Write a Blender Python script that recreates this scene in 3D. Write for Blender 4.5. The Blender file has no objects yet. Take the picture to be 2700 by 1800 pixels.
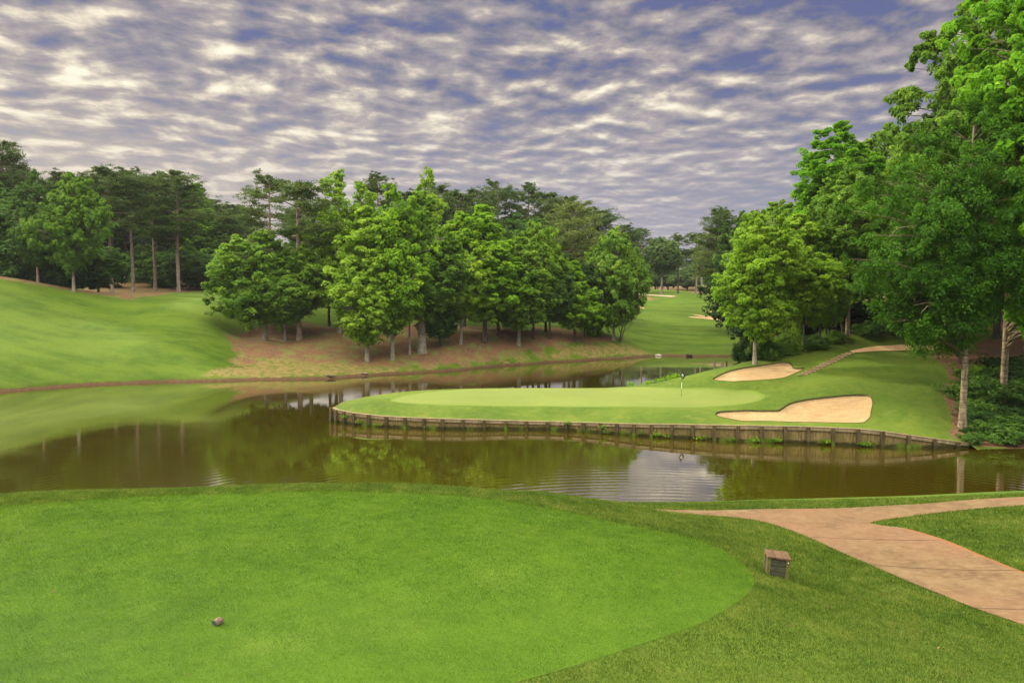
import bpy, math, random
import numpy as np
from mathutils import Vector, geometry as mgeo

scene = bpy.context.scene
COL = scene.collection
rad = math.radians
CAMZ = 9.8
F = 2000.0
PITCH = math.atan(120.0 / F)
SP, CP = math.sin(PITCH), math.cos(PITCH)

# ------------------------------------------------------------------ geometry helpers
def ray(px, py):
    xc = (px - 1350.0) / F; yc = -(py - 900.0) / F
    d = CP + yc * SP
    return xc / d, (-SP + yc * CP) / d          # dX/dY, dZ/dY
def atD(px, py, D):
    a, b = ray(px, py)
    return (a * D, D, CAMZ + b * D)
def atZ(px, py, z):
    a, b = ray(px, py)
    D = (z - CAMZ) / b
    return (a * D, D, z)

class TPS:
    def __init__(s, pts, lam=0.002):
        P = np.array(pts, float); s.sc = 50.0
        s.p = P[:, :2] / s.sc; z = P[:, 2]; n = len(P)
        K = s.k(np.linalg.norm(s.p[:, None] - s.p[None], axis=2)) + lam * np.eye(n)
        Q = np.c_[np.ones(n), s.p]
        A = np.block([[K, Q], [Q.T, np.zeros((3, 3))]])
        w = np.linalg.solve(A, np.r_[z, 0, 0, 0]); s.w = w[:n]; s.a = w[n:]
    def k(s, r):
        r = np.maximum(r, 1e-9); return r * r * np.log(r)
    def __call__(s, x, y):
        x = np.atleast_1d(np.asarray(x, float)); y = np.atleast_1d(np.asarray(y, float))
        out = np.empty(x.size); xf = x.ravel() / s.sc; yf = y.ravel() / s.sc
        for i in range(0, x.size, 20000):
            a = xf[i:i+20000]; b = yf[i:i+20000]
            r = np.sqrt((a[:, None] - s.p[:, 0]) ** 2 + (b[:, None] - s.p[:, 1]) ** 2)
            out[i:i+20000] = s.k(r) @ s.w + s.a[0] + s.a[1] * a + s.a[2] * b
        return out.reshape(x.shape)

def sdf(x, y, poly):
    """signed distance to polygon, positive inside"""
    P = np.array([tuple(q)[:2] for q in poly], float); x = np.asarray(x, float).ravel(); y = np.asarray(y, float).ravel()
    best = np.full(x.size, 1e18); inside = np.zeros(x.size, bool); n = len(P)
    for i in range(n):
        ax, ay = P[i]; bx, by = P[(i + 1) % n]
        ex, ey = bx - ax, by - ay; L = ex * ex + ey * ey + 1e-12
        t = np.clip(((x - ax) * ex + (y - ay) * ey) / L, 0, 1)
        best = np.minimum(best, (x - ax - t * ex) ** 2 + (y - ay - t * ey) ** 2)
        c = (ay > y) != (by > y)
        with np.errstate(divide='ignore', invalid='ignore'):
            xi = ax + (y - ay) * ex / (ey if ey != 0 else 1e-12)
        inside ^= c & (x < xi)
    d = np.sqrt(best)
    return np.where(inside, d, -d)

def smooth_poly(P, n=6, closed=True):
    """Catmull-Rom through the points"""
    P = [np.array(p, float) for p in P]; out = []; m = len(P)
    rng = range(m) if closed else range(m - 1)
    for i in rng:
        g = (lambda k: P[k % m]) if closed else (lambda k: P[min(max(k, 0), m - 1)])
        p0, p1, p2, p3 = g(i - 1), g(i), g(i + 1), g(i + 2)
        for j in range(n):
            t = j / n
            out.append(0.5 * ((2 * p1) + (-p0 + p2) * t + (2 * p0 - 5 * p1 + 4 * p2 - p3) * t * t + (-p0 + 3 * p1 - 3 * p2 + p3) * t ** 3))
    if not closed: out.append(P[-1])
    return out

# ------------------------------------------------------------------ mesh helpers
def np_mesh(name, V, faces, mat=None, smooth=True, attrs=None):
    """faces: one (n,k) array or a list of them"""
    if not isinstance(faces, (list, tuple)): faces = [faces]
    faces = [np.asarray(f, np.int32) for f in faces if len(f)]
    me = bpy.data.meshes.new(name); V = np.asarray(V, np.float32)
    me.vertices.add(len(V)); me.vertices.foreach_set('co', V.ravel())
    nl = sum(f.size for f in faces); nf = sum(len(f) for f in faces)
    me.loops.add(nl); me.loops.foreach_set('vertex_index', np.concatenate([f.ravel() for f in faces]))
    tot = np.concatenate([np.full(len(f), f.shape[1], np.int32) for f in faces])
    st = np.concatenate([[0], np.cumsum(tot)[:-1]]).astype(np.int32)
    me.polygons.add(nf); me.polygons.foreach_set('loop_start', st); me.polygons.foreach_set('loop_total', tot)
    me.polygons.foreach_set('use_smooth', np.full(nf, smooth))
    for k, a in (attrs or {}).items():
        at = me.attributes.new(k, 'FLOAT', 'POINT'); at.data.foreach_set('value', np.asarray(a, np.float32))
    if mat: me.materials.append(mat)
    me.update(); me.validate()
    return me
def link(name, data, parent=None, loc=(0, 0, 0)):
    o = bpy.data.objects.new(name, data); COL.objects.link(o); o.location = loc
    if parent: o.parent = parent
    return o
def tag(o, label=None, cat=None, group=None, kind=None):
    if label: o['label'] = label
    if cat: o['category'] = cat
    if group: o['group'] = group
    if kind: o['kind'] = kind
    return o
class MB:
    """collects small primitives into one mesh"""
    def __init__(s): s.V = []; s.Q = []; s.T = []; s.n = 0
    def add(s, V, Q=None, T=None):
        V = np.asarray(V, float)
        if Q is not None and len(Q): s.Q.append(np.asarray(Q) + s.n)
        if T is not None and len(T): s.T.append(np.asarray(T) + s.n)
        s.V.append(V); s.n += len(V)
    def box(s, c, size, ax=None, taper=1.0):
        """ax: 3x3 rows = local axes"""
        h = np.array(size, float) / 2; A = np.eye(3) if ax is None else np.array(ax, float)
        v = []
        for z in (-1, 1):
            k = taper if z > 0 else 1
            for x, y in ((-1, -1), (1, -1), (1, 1), (-1, 1)):
                v.append(np.array(c) + x * h[0] * k * A[0] + y * h[1] * k * A[1] + z * h[2] * A[2])
        s.add(v, [(0, 3, 2, 1), (4, 5, 6, 7), (0, 1, 5, 4), (1, 2, 6, 5), (2, 3, 7, 6), (3, 0, 4, 7)])
    def tube(s, pts, rs, k=6, cap=True):
        V, Q = tube(pts, rs, k); s.add(V, Q)
        if cap:
            for e, idx in ((0, list(range(k))), (1, list(range(len(V) - k, len(V))))):
                c = np.mean(V[idx], axis=0); T = [(k, idx2 if not e else (idx2 + 1) % k, (idx2 + 1) % k if not e else idx2) for idx2 in range(k)]
                s.add(np.vstack([V[idx], c]), T=T)
    def build(s, name, mat, parent=None, smooth=False, bevel=0, attrs=None, loc=(0, 0, 0)):
        fs = []
        if s.Q: fs.append(np.vstack(s.Q))
        if s.T: fs.append(np.vstack(s.T))
        me = np_mesh(name, np.vstack(s.V), fs, mat, smooth, attrs)
        o = link(name, me, parent, loc)
        if bevel:
            b = o.modifiers.new('bevel', 'BEVEL'); b.width = bevel; b.segments = 2; b.limit_method = 'ANGLE'
        return o
def tube(pts, rs, k=6):
    P = np.asarray(pts, float); n = len(P); rs = np.asarray(rs, float)
    T = np.gradient(P, axis=0); T /= np.linalg.norm(T, axis=1)[:, None] + 1e-9
    ref = np.where(np.abs(T[:, 2:3]) > 0.9, np.array([[1.0, 0, 0]]), np.array([[0, 0, 1.0]]))
    if abs(T[0, 2]) > 0.7: ref = np.tile([[1.0, 0, 0]], (n, 1))
    A = np.cross(T, ref); A /= np.linalg.norm(A, axis=1)[:, None] + 1e-9; B = np.cross(T, A)
    a = np.arange(k) * 2 * math.pi / k
    V = P[:, None] + rs[:, None, None] * (np.cos(a)[None, :, None] * A[:, None] + np.sin(a)[None, :, None] * B[:, None])
    i = np.arange(n - 1)[:, None] * k; j = np.arange(k)[None]; j2 = (j + 1) % k
    Q = np.stack([i + j, i + j2, i + k + j2, i + k + j], -1).reshape(-1, 4)
    return V.reshape(-1, 3), Q

# ------------------------------------------------------------------ material helpers
class NT:
    def __init__(s, tree): s.t = tree; s.t.nodes.clear()
    def n(s, typ, ins=None, **kw):
        nd = s.t.nodes.new(typ)
        for k, v in kw.items(): setattr(nd, k, v)
        for k, v in (ins or {}).items():
            sk = nd.inputs[k]
            if isinstance(v, bpy.types.NodeSocket): s.t.links.new(v, sk)
            elif isinstance(v, tuple) and len(v) == 3 and sk.type == 'RGBA': sk.default_value = (*v, 1)
            else: sk.default_value = v
        return nd
    def math(s, op, a, b=0.0, c=0.0, clamp=False):
        return s.n('ShaderNodeMath', {0: a, 1: b, 2: c}, operation=op, use_clamp=clamp).outputs[0]
    def mix(s, f, a, b, mode='MIX'):
        return s.n('ShaderNodeMixRGB', {0: f, 1: a, 2: b}, blend_type=mode).outputs[0]
    def noise(s, vec, scale, detail=4, rough=0.55, dist=0.0):
        return s.n('ShaderNodeTexNoise', {'Vector': vec, 'Scale': scale, 'Detail': detail, 'Roughness': rough, 'Distortion': dist}).outputs[0]
    def ramp(s, f, stops):
        r = s.n('ShaderNodeValToRGB', {0: f}); e = r.color_ramp.elements
        while len(e) < len(stops): e.new(0.5)
        for q, (p, c) in zip(e, stops): q.position = p; q.color = (*c, 1) if len(c) == 3 else c
        return r.outputs[0]
    def sstep(s, v, a, b):
        return s.n('ShaderNodeMapRange', {'Value': v, 'From Min': a, 'From Max': b}, interpolation_type='SMOOTHSTEP').outputs[0]
    def scale(s, vec, sc):
        return s.n('ShaderNodeVectorMath', {0: vec, 1: sc}, operation='MULTIPLY').outputs[0]
    def attr(s, name): return s.n('ShaderNodeAttribute', attribute_name=name).outputs['Fac']
    def pos(s): return s.n('ShaderNodeNewGeometry').outputs['Position']
    def obj(s): return s.n('ShaderNodeTexCoord').outputs['Object']
    def bump(s, h, strength, dist): return s.n('ShaderNodeBump', {'Height': h, 'Strength': strength, 'Distance': dist}).outputs[0]
    def out(s, sh): s.n('ShaderNodeOutputMaterial', {'Surface': sh})
    def pbr(s, col, rough=0.8, normal=None, spec=0.3, **kw):
        ins = {'Base Color': col, 'Roughness': rough, 'Specular IOR Level': spec}
        if normal is not None: ins['Normal'] = normal
        ins.update(kw)
        return s.n('ShaderNodeBsdfPrincipled', ins).outputs[0]
def new_mat(name):
    m = bpy.data.materials.new(name); m.use_nodes = True
    return m, NT(m.node_tree)

def grass_color(t, p, dark, light, dry=None, dryamt=0.3, s=1.0, streak=True):
    """two greens mixed by noise at several scales"""
    a = t.noise(p, 0.07 * s, 3); b = t.noise(p, 0.9 * s, 5, 0.65); c = t.noise(p, 9 * s, 3, 0.7)
    v = t.math('ADD', t.math('MULTIPLY', a, 0.5), t.math('MULTIPLY', b, 0.3))
    v = t.math('ADD', v, t.math('MULTIPLY', c, 0.2))
    v = t.sstep(v, 0.36, 0.64)
    col = t.mix(v, dark, light)
    if dry is not None:
        d = t.noise(p, 0.33 * s, 6, 0.7)
        col = t.mix(t.math('MULTIPLY', t.sstep(d, 0.5, 0.75), dryamt), col, dry)
    return col
def mulch_color(t, p):
    n = t.noise(p, 6, 6, 0.75); m = t.noise(p, 0.35, 4, 0.6)
    c = t.ramp(n, [(0.3, (0.055, 0.030, 0.017)), (0.5, (0.150, 0.083, 0.045)), (0.68, (0.29, 0.19, 0.11))])
    return t.mix(t.sstep(m, 0.42, 0.68), c, t.mix(n, (0.150, 0.072, 0.034), (0.245, 0.140, 0.072)))
# ------------------------------------------------------------------ terrain control points
# A: near bank with the tee, B: peninsula with the green, C: far bank
shoreC = [(-700, 1085), (-300, 1052), (0, 1033), (223, 1016), (446, 1007), (600, 1004), (856, 999), (1047, 986), (1150, 980),
          (1250, 971), (1322, 964), (1450, 955), (1571, 948), (1686, 941), (1800, 940), (1950, 940), (2200, 940), (2600, 938)]
cC = [atZ(a, b, 0.0) for a, b in shoreC]
cC += [(x, y - 7, -1.6) for x, y, z in cC]
cC += [atD(*q) for q in [
    (-400, 900, 82), (-400, 800, 92), (-400, 735, 102), (-400, 742, 118),
    (0, 960, 82), (0, 880, 90), (0, 800, 99), (0, 738, 107), (0, 744, 122), (0, 745, 145),
    (300, 960, 88), (300, 900, 95), (300, 840, 104), (290, 780, 115), (290, 783, 126), (430, 795, 114), (440, 777, 135), (420, 766, 155),
    (560, 960, 91), (560, 900, 97), (560, 840, 105), (580, 801, 113), (580, 780, 140), (590, 752, 172), (500, 758, 165),
    (620, 960, 93.5), (620, 880, 106), (750, 940, 97), (730, 895, 106), (760, 860, 112), (850, 965, 94), (850, 905, 104), (850, 850, 118), (850, 815, 136),
    (975, 953, 98), (1030, 948, 99), (1080, 930, 103), (1112, 928, 104), (1000, 870, 115), (1000, 835, 130), (1170, 905, 108), (1205, 945, 102.5),
    (1300, 870, 122), (1366, 907, 112), (1300, 935, 107), (1450, 935, 113), (1515, 898, 119), (1450, 860, 133), (1530, 830, 160),
    (1632, 900, 124), (1700, 925, 126), (1900, 925, 128), (1900, 900, 137), (1900, 860, 155), (1830, 835, 170), (1850, 812, 184), (1720, 815, 180),
    (1750, 818, 178), (1850, 790, 200), (1800, 779, 212), (1880, 781, 210), (1700, 800, 192), (1620, 800, 190), (1680, 776, 225), (1800, 768, 245), (1880, 778, 240),
    (2000, 900, 137), (2050, 840, 165), (2300, 850, 160), (2700, 850, 160)]]
cC += [(x, y, z) for x, y, z in [(-140, 260, 16), (-60, 250, 13), (0, 230, 12.5), (60, 270, 11), (140, 260, 12), (-300, 420, 20), (0, 420, 14), (300, 420, 18),
        (-600, 700, 24), (0, 700, 18), (600, 700, 24), (-250, 150, 14), (-5, 72, -2), (10, 85, -2), (22, 98, -2), (45, 104, -2), (90, 104, -2), (-30, 68, -2), (-60, 55, -2), (-110, 40, -2)]]
fC = TPS(cC, 0.0004)
def zC(x, y):
    z = fC(x, y)
    return z + 0.22 * np.tanh(z / 0.06)

# wall posts: (px, base py, top py)
POSTS = [(876, 1111, 1073), (889, 1114, 1079), (909, 1117, 1083), (935, 1120, 1088), (974, 1124, 1092), (1020, 1126.5, 1096.5), (1069, 1129, 1099), (1118, 1131, 1101),
         (1167, 1132, 1102.5), (1221, 1133, 1104), (1277, 1133, 1105.5), (1333, 1133, 1107), (1388, 1133.5, 1108.5), (1444, 1134.5, 1110), (1493, 1136, 1111), (1540, 1138.5, 1112.5),
         (1585, 1142, 1113.5), (1628, 1145.6, 1115), (1671, 1149.5, 1116), (1718, 1152, 1116.5), (1772, 1155, 1117), (1827, 1158, 1118), (1883, 1161.5, 1119), (1944, 1164, 1120), (2008, 1166, 1121),
         (2070, 1168, 1122), (2131, 1170, 1123.5), (2196, 1173, 1126), (2262, 1176, 1129), (2325, 1179, 1135), (2393, 1181, 1145), (2463, 1182, 1154.5), (2522, 1182, 1162), (2556, 1181, 1166)]
WALL = []
for a, b, c in POSTS:
    p = atZ(a, b, 0.0); t = atD(a, c, p[1]); WALL.append((p[0], p[1], t[2]))
BACK = []
for a, b, z in [(1700, 1013, 2.05), (1600, 1020, 1.85), (1450, 1020.5, 1.85), (1300, 1021, 1.8), (1170, 1024, 1.75), (1050, 1032, 1.62), (960, 1045, 1.45), (905, 1058, 1.25)]:
    p = atZ(a, b, z); BACK.append((p[0] - 0.15, p[1] + 0.45, z - 0.12))
WALLB = smooth_poly(BACK, 2, False)          # back wall, from right to the tip
cB = [(x, y + 0.15, z - 0.06) for x, y, z in WALL]
cB += [tuple(p) for p in WALLB]
cB += [atZ(*q) for q in [(1000, 1060, 1.4), (1028, 1054, 1.45), (1150, 1067, 1.28), (1300, 1071, 1.25), (1450, 1071, 1.27), (1600, 1073, 1.3), (1800, 1074, 1.42), (950, 1075, 1.22),
        (1797, 1046, 1.6), (1500, 1046, 1.58), (1200, 1046, 1.55), (1300, 1028, 1.72), (1600, 1028, 1.75), (1900, 1046, 1.68), (2015, 1046, 1.8), (1950, 1028, 2.0), (1900, 1095, 1.35), (1700, 1095, 1.2), (1300, 1090, 0.95), (1100, 1085, 1.05)]]
cB += [atD(*q) for q in [(1797, 994, 66), (1880, 974, 68.5), (2000, 944, 71.5), (2100, 914, 74), (2180, 890, 76), (2240, 878, 77), (2300, 880, 77), (2360, 890, 78),
        (1885, 1002, 64), (1950, 1006, 63), (2060, 1000, 64), (2110, 975, 67), (2080, 955, 69.5), (1980, 958, 69), (2150, 945, 70.5), (2200, 910, 73.5),
        (2115, 992, 65), (2180, 962, 68), (2250, 928, 71.5), (2300, 920, 73), (2350, 914, 75), (2420, 912, 76), (2520, 915, 76), (2600, 910, 78),
        (2170, 1000, 63), (2250, 985, 64), (2300, 950, 68.5), (2380, 950, 69), (2330, 995, 63), (2200, 1015, 60.5), (2300, 1025, 59), (2100, 1030, 60.5),
        (2100, 1062, 56.5), (1960, 1082, 55.5), (2280, 1043, 57.5), (2190, 1048, 57.5), (2310, 1080, 54), (2290, 1112, 51.3), (2100, 1113, 51.8), (1950, 1108, 53.3),
        (2400, 1080, 53), (2450, 1020, 59), (2480, 960, 66), (2400, 1135, 49.2), (2470, 1140, 49.6), (2540, 1135, 51.3), (2540, 1060, 56.5), (2620, 1000, 64), (2650, 1120, 53.5), (2700, 1060, 59)]]
cB += [atZ(a, 1183, 0.0) for a in (2585, 2640, 2700, 2900, 3300)]
cB += [(26, 46, -0.6), (35, 45, -0.9), (60, 44, -1), (90, 42, -1), (13, 72, -0.8), (17, 77, -1), (22, 83, -1), (28, 92, -1), (36, 106, -1),
       (45, 65, 3.4), (60, 60, 3), (90, 60, 4), (60, 80, 7), (90, 90, 9), (45, 95, 6.5), (55, 120, 6), (100, 130, 9), (38, 85, 5.8), (34, 90, 3.2)]
fB = TPS(cB, 0.0001)
def zB(x, y):
    return fB(x, y)

cA = [atZ(*q) for q in [(578, 1640, 5.2), (0, 1640, 5.2), (0, 1800, 5.25), (1000, 1800, 5.25), (1000, 1640, 5.2), (1400, 1640, 5.15), (1000, 1450, 5.18), (300, 1450, 5.18), (1500, 1450, 5.1), (1850, 1540, 5.0),
        (1000, 1310, 5.12), (500, 1310, 5.12), (0, 1340, 5.12), (-600, 1400, 5.1), (1400, 1330, 4.98), (1600, 1350, 4.85), (1700, 1692, 5.05), (1980, 1520, 4.8), (1700, 1397, 4.92), (1870, 1437, 4.85),
        (2045, 1520, 4.62), (1900, 1380, 4.45), (1760, 1350, 4.42), (2000, 1373, 4.3), (2138, 1420, 4.3), (2295, 1490, 4.3), (2571, 1605, 4.3), (2700, 1650, 4.3), (2900, 1750, 4.3),
        (2000, 1345, 4.28), (2210, 1341, 4.26), (2430, 1330, 4.26), (2700, 1311, 4.28), (2300, 1382, 4.3), (2486, 1422, 4.3), (2700, 1509, 4.3), (3000, 1600, 4.35), (2700, 1400, 4.5), (3100, 1400, 4.6), (3100, 1300, 4.5),
        (1700, 1329, 4.30), (2040, 1325, 4.2), (2338, 1317, 4.2), (2550, 1307, 4.2), (2700, 1297, 4.22), (2300, 1700, 4.6), (2200, 1800, 4.75), (1800, 1800, 5.0), (2600, 1800, 4.5)]]
cA += [(-12, 18.3, 4.95), (-6, 19.2, 4.95), (-2, 19.3, 4.9), (1, 19, 4.8), (-25, 17.8, 4.9)]
for x, s in ((-70, 15), (-40, 17), (-25, 19), (-12, 20), (-6, 20.6), (-2, 20.5), (1, 20.3), (4, 20.6), (8, 21), (12, 21.4), (16, 22), (30, 24), (60, 27)):
    top = 4.35 if x < 0 else 3.95
    cA += [(x, s + 0.6, top), (x, s + 5, 2.3), (x, s + 11, 0.0), (x, s + 15, -1.3)]
cA += [(-60, 5, 5.4), (60, 5, 5.4), (0, 0, 5.4), (-20, 0, 5.4), (30, 0, 5.2), (-60, -20, 5.5), (60, -20, 5.5), (0, -20, 5.5)]
fA = TPS(cA, 0.0001)
def zA(x, y): return fA(x, y)

def hit(px, py, zf, d0, d1, n=700):
    a, b = ray(px, py); D = np.linspace(d0, d1, n); g = zf(a * D, D); r = CAMZ + b * D
    k = np.nonzero(r <= g)[0]
    if len(k) == 0:
        i = int(np.argmin(r - g))
    else: i = int(k[0])
    return (a * D[i], D[i], float(g[i]))
hA = lambda px, py: hit(px, py, zA, 5, 26)
hB = lambda px, py: hit(px, py, zB, 46, 90)
hC = lambda px, py: hit(px, py, zC, 70, 300)

def cdt_mesh(poly, step, zf, off=0.0, extra=(), holes=(), clearance=0.45):
    """triangulate polygon with an interior grid; returns V, T, boundary count"""
    poly = np.array([tuple(p)[:2] for p in poly]); x0, y0 = poly.min(0); x1, y1 = poly.max(0)
    gx, gy = np.meshgrid(np.arange(x0, x1, step), np.arange(y0, y1, step)); rs = np.random.RandomState(3)
    gx = gx.ravel() + rs.uniform(-.15, .15, gx.size) * step; gy = gy.ravel() + rs.uniform(-.15, .15, gy.size) * step
    keep = sdf(gx, gy, poly) > step * clearance
    for h in holes: keep &= np.abs(sdf(gx, gy, h)) > step * 0.4
    pts = [tuple(p) for p in poly]; edges = [(i, (i + 1) % len(poly)) for i in range(len(poly))]
    for h in holes:
        b = len(pts); pts += [tuple(p[:2]) for p in h]; edges += [(b + i, b + (i + 1) % len(h)) for i in range(len(h))]
    pts += list(zip(gx[keep], gy[keep]))
    v, e, f, _, _, _ = mgeo.delaunay_2d_cdt([Vector(p) for p in pts], edges, [], 0, 1e-5)
    V = np.array([(p.x, p.y) for p in v]); T = np.array([t for t in f if len(t) == 3])
    c = V[T].mean(1); k = sdf(c[:, 0], c[:, 1], poly) > 0
    for h in holes: k &= sdf(c[:, 0], c[:, 1], h) < 0
    T = T[k]
    a = V[T[:, 1]] - V[T[:, 0]]; b = V[T[:, 2]] - V[T[:, 0]]; fl = (a[:, 0] * b[:, 1] - a[:, 1] * b[:, 0]) < 0
    T[fl] = T[fl][:, ::-1]
    z = zf(V[:, 0], V[:, 1]) + off
    return np.c_[V, z], T

# ------------------------------------------------------------------ ground materials
TEE_D, TEE_L = (0.040, 0.100, 0.006), (0.100, 0.200, 0.012)
def mat_near(name, dark, light, dry, dryamt):
    m, t = new_mat(name); p = t.pos()
    col = grass_color(t, p, dark, light, dry, dryamt, 1.6)
    fine = t.noise(p, 55, 3, 0.7)
    col = t.mix(t.sstep(fine, 0.35, 0.7), t.mix(0.55, col, (0.02, 0.05, 0.004)), col)
    t.out(t.pbr(col, 0.85, t.bump(fine, 0.6, 0.02), 0.15)); return m
M_TEE = mat_near('tee turf', TEE_D, TEE_L, (0.24, 0.33, 0.05), 0.35)
M_ROUGH = mat_near('rough turf', (0.058, 0.120, 0.010), (0.120, 0.19, 0.020), (0.27, 0.25, 0.06), 0.5)

def mat_green():
    m, t = new_mat('putting turf'); p = t.pos()
    col = grass_color(t, p, (0.130, 0.182, 0.034), (0.162, 0.215, 0.042), None, 0, 2.0)
    st = t.noise(t.scale(p, (0.05, 0.9, 1.0)), 1.0, 2)
    col = t.mix(t.math('MULTIPLY', t.sstep(st, 0.4, 0.6), 0.30), col, (0.180, 0.205, 0.046))
    e = t.math('ADD', t.attr('rim'), t.math('MULTIPLY', t.noise(p, 2.2, 4, .7), -0.5)); col = t.mix(t.sstep(e, 0.25, -0.15), col, (0.115, 0.180, 0.022))
    t.out(t.pbr(col, 0.8, t.bump(t.noise(p, 30, 2), 0.2, 0.01), 0.2)); return m
M_GREEN = mat_green()

def mat_peninsula():
    m, t = new_mat('peninsula turf'); p = t.pos()
    col = grass_color(t, p, (0.058, 0.110, 0.009), (0.128, 0.185, 0.020), (0.22, 0.21, 0.045), 0.45, 2.2)
    fine = t.noise(p, 14, 4, 0.75)
    col = t.mix(t.sstep(fine, 0.3, 0.6), t.mix(0.5, col, (0.03, 0.07, 0.006)), col)
    mu = t.math('ADD', t.attr('bed'), t.math('MULTIPLY', t.math('SUBTRACT', t.noise(p, 1.1, 5, 0.7), 0.5), 0.9))
    col = t.mix(t.sstep(mu, -0.1, 0.12), col, mulch_color(t, p))
    cl = t.math('ADD', t.attr('clay'), t.math('MULTIPLY', t.math('SUBTRACT', t.noise(p, 1.4, 4, 0.7), 0.5), 1.5))
    col = t.mix(t.sstep(cl, -0.2, 0.2), col, t.mix(t.noise(p, 2, 4), (0.55, 0.16, 0.06), (0.62, 0.28, 0.13)))
    # trodden earth just behind the wall's top
    wl = t.math('ADD', t.attr('edge'), t.math('MULTIPLY', t.noise(p, 2.5, 4, 0.7), -0.55))
    col = t.mix(t.sstep(wl, -0.10, -0.28), col, (0.20, 0.13, 0.06))
    t.out(t.pbr(col, 0.85, t.bump(t.noise(p, 7, 5, 0.7), 0.6, 0.06), 0.15)); return m
M_PEN = mat_peninsula()

def mat_far():
    m, t = new_mat('far bank turf'); p = t.pos()
    col = grass_color(t, p, (0.036, 0.078, 0.004), (0.082, 0.142, 0.009), (0.14, 0.16, 0.026), 0.4, 0.8)
    st = t.noise(t.scale(p, (0.35, 1.3, 0.0)), 0.30, 4, 0.6)
    col = t.mix(t.math('MULTIPLY', t.sstep(st, 0.38, 0.62), 0.7), col, (0.105, 0.162, 0.013))
    fine = t.noise(t.scale(p, (0.6, 1.4, 1.0)), 3.5, 5, 0.8)
    col = t.mix(t.sstep(fine, 0.3, 0.62), t.mix(0.35, col, (0.03, 0.09, 0.005)), col)
    nz = t.math('SUBTRACT', t.noise(p, 0.45, 6, 0.75), 0.5)
    dryf = t.sstep(t.math('ADD', t.attr('dry'), t.math('MULTIPLY', nz, 9)), -0.6, 0.8)
    col = t.mix(dryf, col, t.mix(t.sstep(t.noise(p, 1.6, 5, 0.7), 0.42, 0.6), (0.22, 0.165, 0.065), (0.11, 0.13, 0.022)))
    mu = t.sstep(t.math('ADD', t.attr('bed'), t.math('MULTIPLY', nz, 6.5)), -0.5, 0.5)
    mc = mulch_color(t, p)
    mc = t.mix(t.math('MULTIPLY', t.sstep(t.noise(p, 0.5, 7, 0.78), 0.47, 0.62), 0.85), mc, (0.14, 0.19, 0.04))
    col = t.mix(mu, col, mc)
    z = t.n('ShaderNodeSeparateXYZ', {0: p}).outputs[2]
    zz = t.math('ADD', z, t.math('MULTIPLY', t.math('SUBTRACT', t.noise(p, 1.2, 5, 0.75), 0.5), 0.5))
    col = t.mix(t.sstep(zz, 0.33, 0.20), col, t.mix(t.noise(p, 3, 5, .7), (0.035, 0.020, 0.010), (0.15, 0.095, 0.05)))
    t.out(t.pbr(col, 0.9, t.bump(t.noise(p, 4, 5, 0.7), 0.5, 0.12), 0.12)); return m
M_FAR = mat_far()

def mat_sand():
    m, t = new_mat('bunker sand'); p = t.pos()
    n = t.noise(t.scale(p, (1, 3, 1)), 1.2, 6, 0.65)
    col = t.ramp(n, [(0.3, (0.43, 0.28, 0.13)), (0.55, (0.54, 0.385, 0.20)), (0.8, (0.62, 0.47, 0.28))])
    rk = t.n('ShaderNodeTexWave', {'Vector': t.scale(p, (1.0, 0.4, 1.0)), 'Scale': 3.0, 'Distortion': 9.0, 'Detail': 4.0, 'Detail Scale': 1.5}).outputs['Fac']
    col = t.mix(t.math('MULTIPLY', rk, 0.12), col, (0.33, 0.21, 0.09))
    g = t.noise(p, 9, 5, 0.8); col = t.mix(t.math('MULTIPLY', t.sstep(g, 0.55, 0.35), 0.45), col, (0.36, 0.24, 0.11))
    b = t.math('ADD', t.math('MULTIPLY', rk, 0.5), t.math('ADD', g, t.noise(p, 1.5, 4, 0.7)))
    t.out(t.pbr(col, 0.95, t.bump(b, 0.9, 0.10), 0.1)); return m
M_SAND = mat_sand()
def mat_path():
    m, t = new_mat('cart path concrete'); p = t.pos()
    n = t.noise(p, 2.2, 8, 0.72); g = t.noise(p, 90, 3, 0.7); big = t.noise(p, 0.35, 3)
    str_ = t.noise(t.scale(p, (1.0, 4.0, 1.0)), 3.5, 6, 0.7)
    col = t.ramp(n, [(0.3, (0.082, 0.052, 0.023)), (0.5, (0.148, 0.099, 0.044)), (0.72, (0.225, 0.162, 0.078))])
    col = t.mix(t.math('MULTIPLY', t.sstep(big, 0.42, 0.6), 0.65), col, (0.19, 0.105, 0.055))
    col = t.mix(t.math('MULTIPLY', t.sstep(str_, 0.48, 0.66), 0.55), col, (0.27, 0.19, 0.108))
    col = t.mix(t.math('MULTIPLY', g, 0.35), col, (0.13, 0.07, 0.04))
    e = t.math('ADD', t.attr('rim'), t.math('MULTIPLY', t.noise(p, 2, 5, .75), -0.30))
    col = t.mix(t.math('MULTIPLY', t.sstep(e, 0.03, -0.14), 0.7), col, (0.24, 0.085, 0.030))
    t.out(t.pbr(col, 0.8, t.bump(g, 0.35, 0.01), 0.25)); return m
M_PATH = mat_path()
def simple(name, c1, c2, sc=5, rough=0.8, bump=0.3, spec=0.3, stretch=(1, 1, 1), detail=5):
    m, t = new_mat(name); p = t.obj(); n = t.noise(t.scale(p, stretch), sc, detail, 0.7)
    t.out(t.pbr(t.mix(t.sstep(n, .3, .7), c1, c2), rough, t.bump(n, bump, 0.02), spec)); return m

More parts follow.
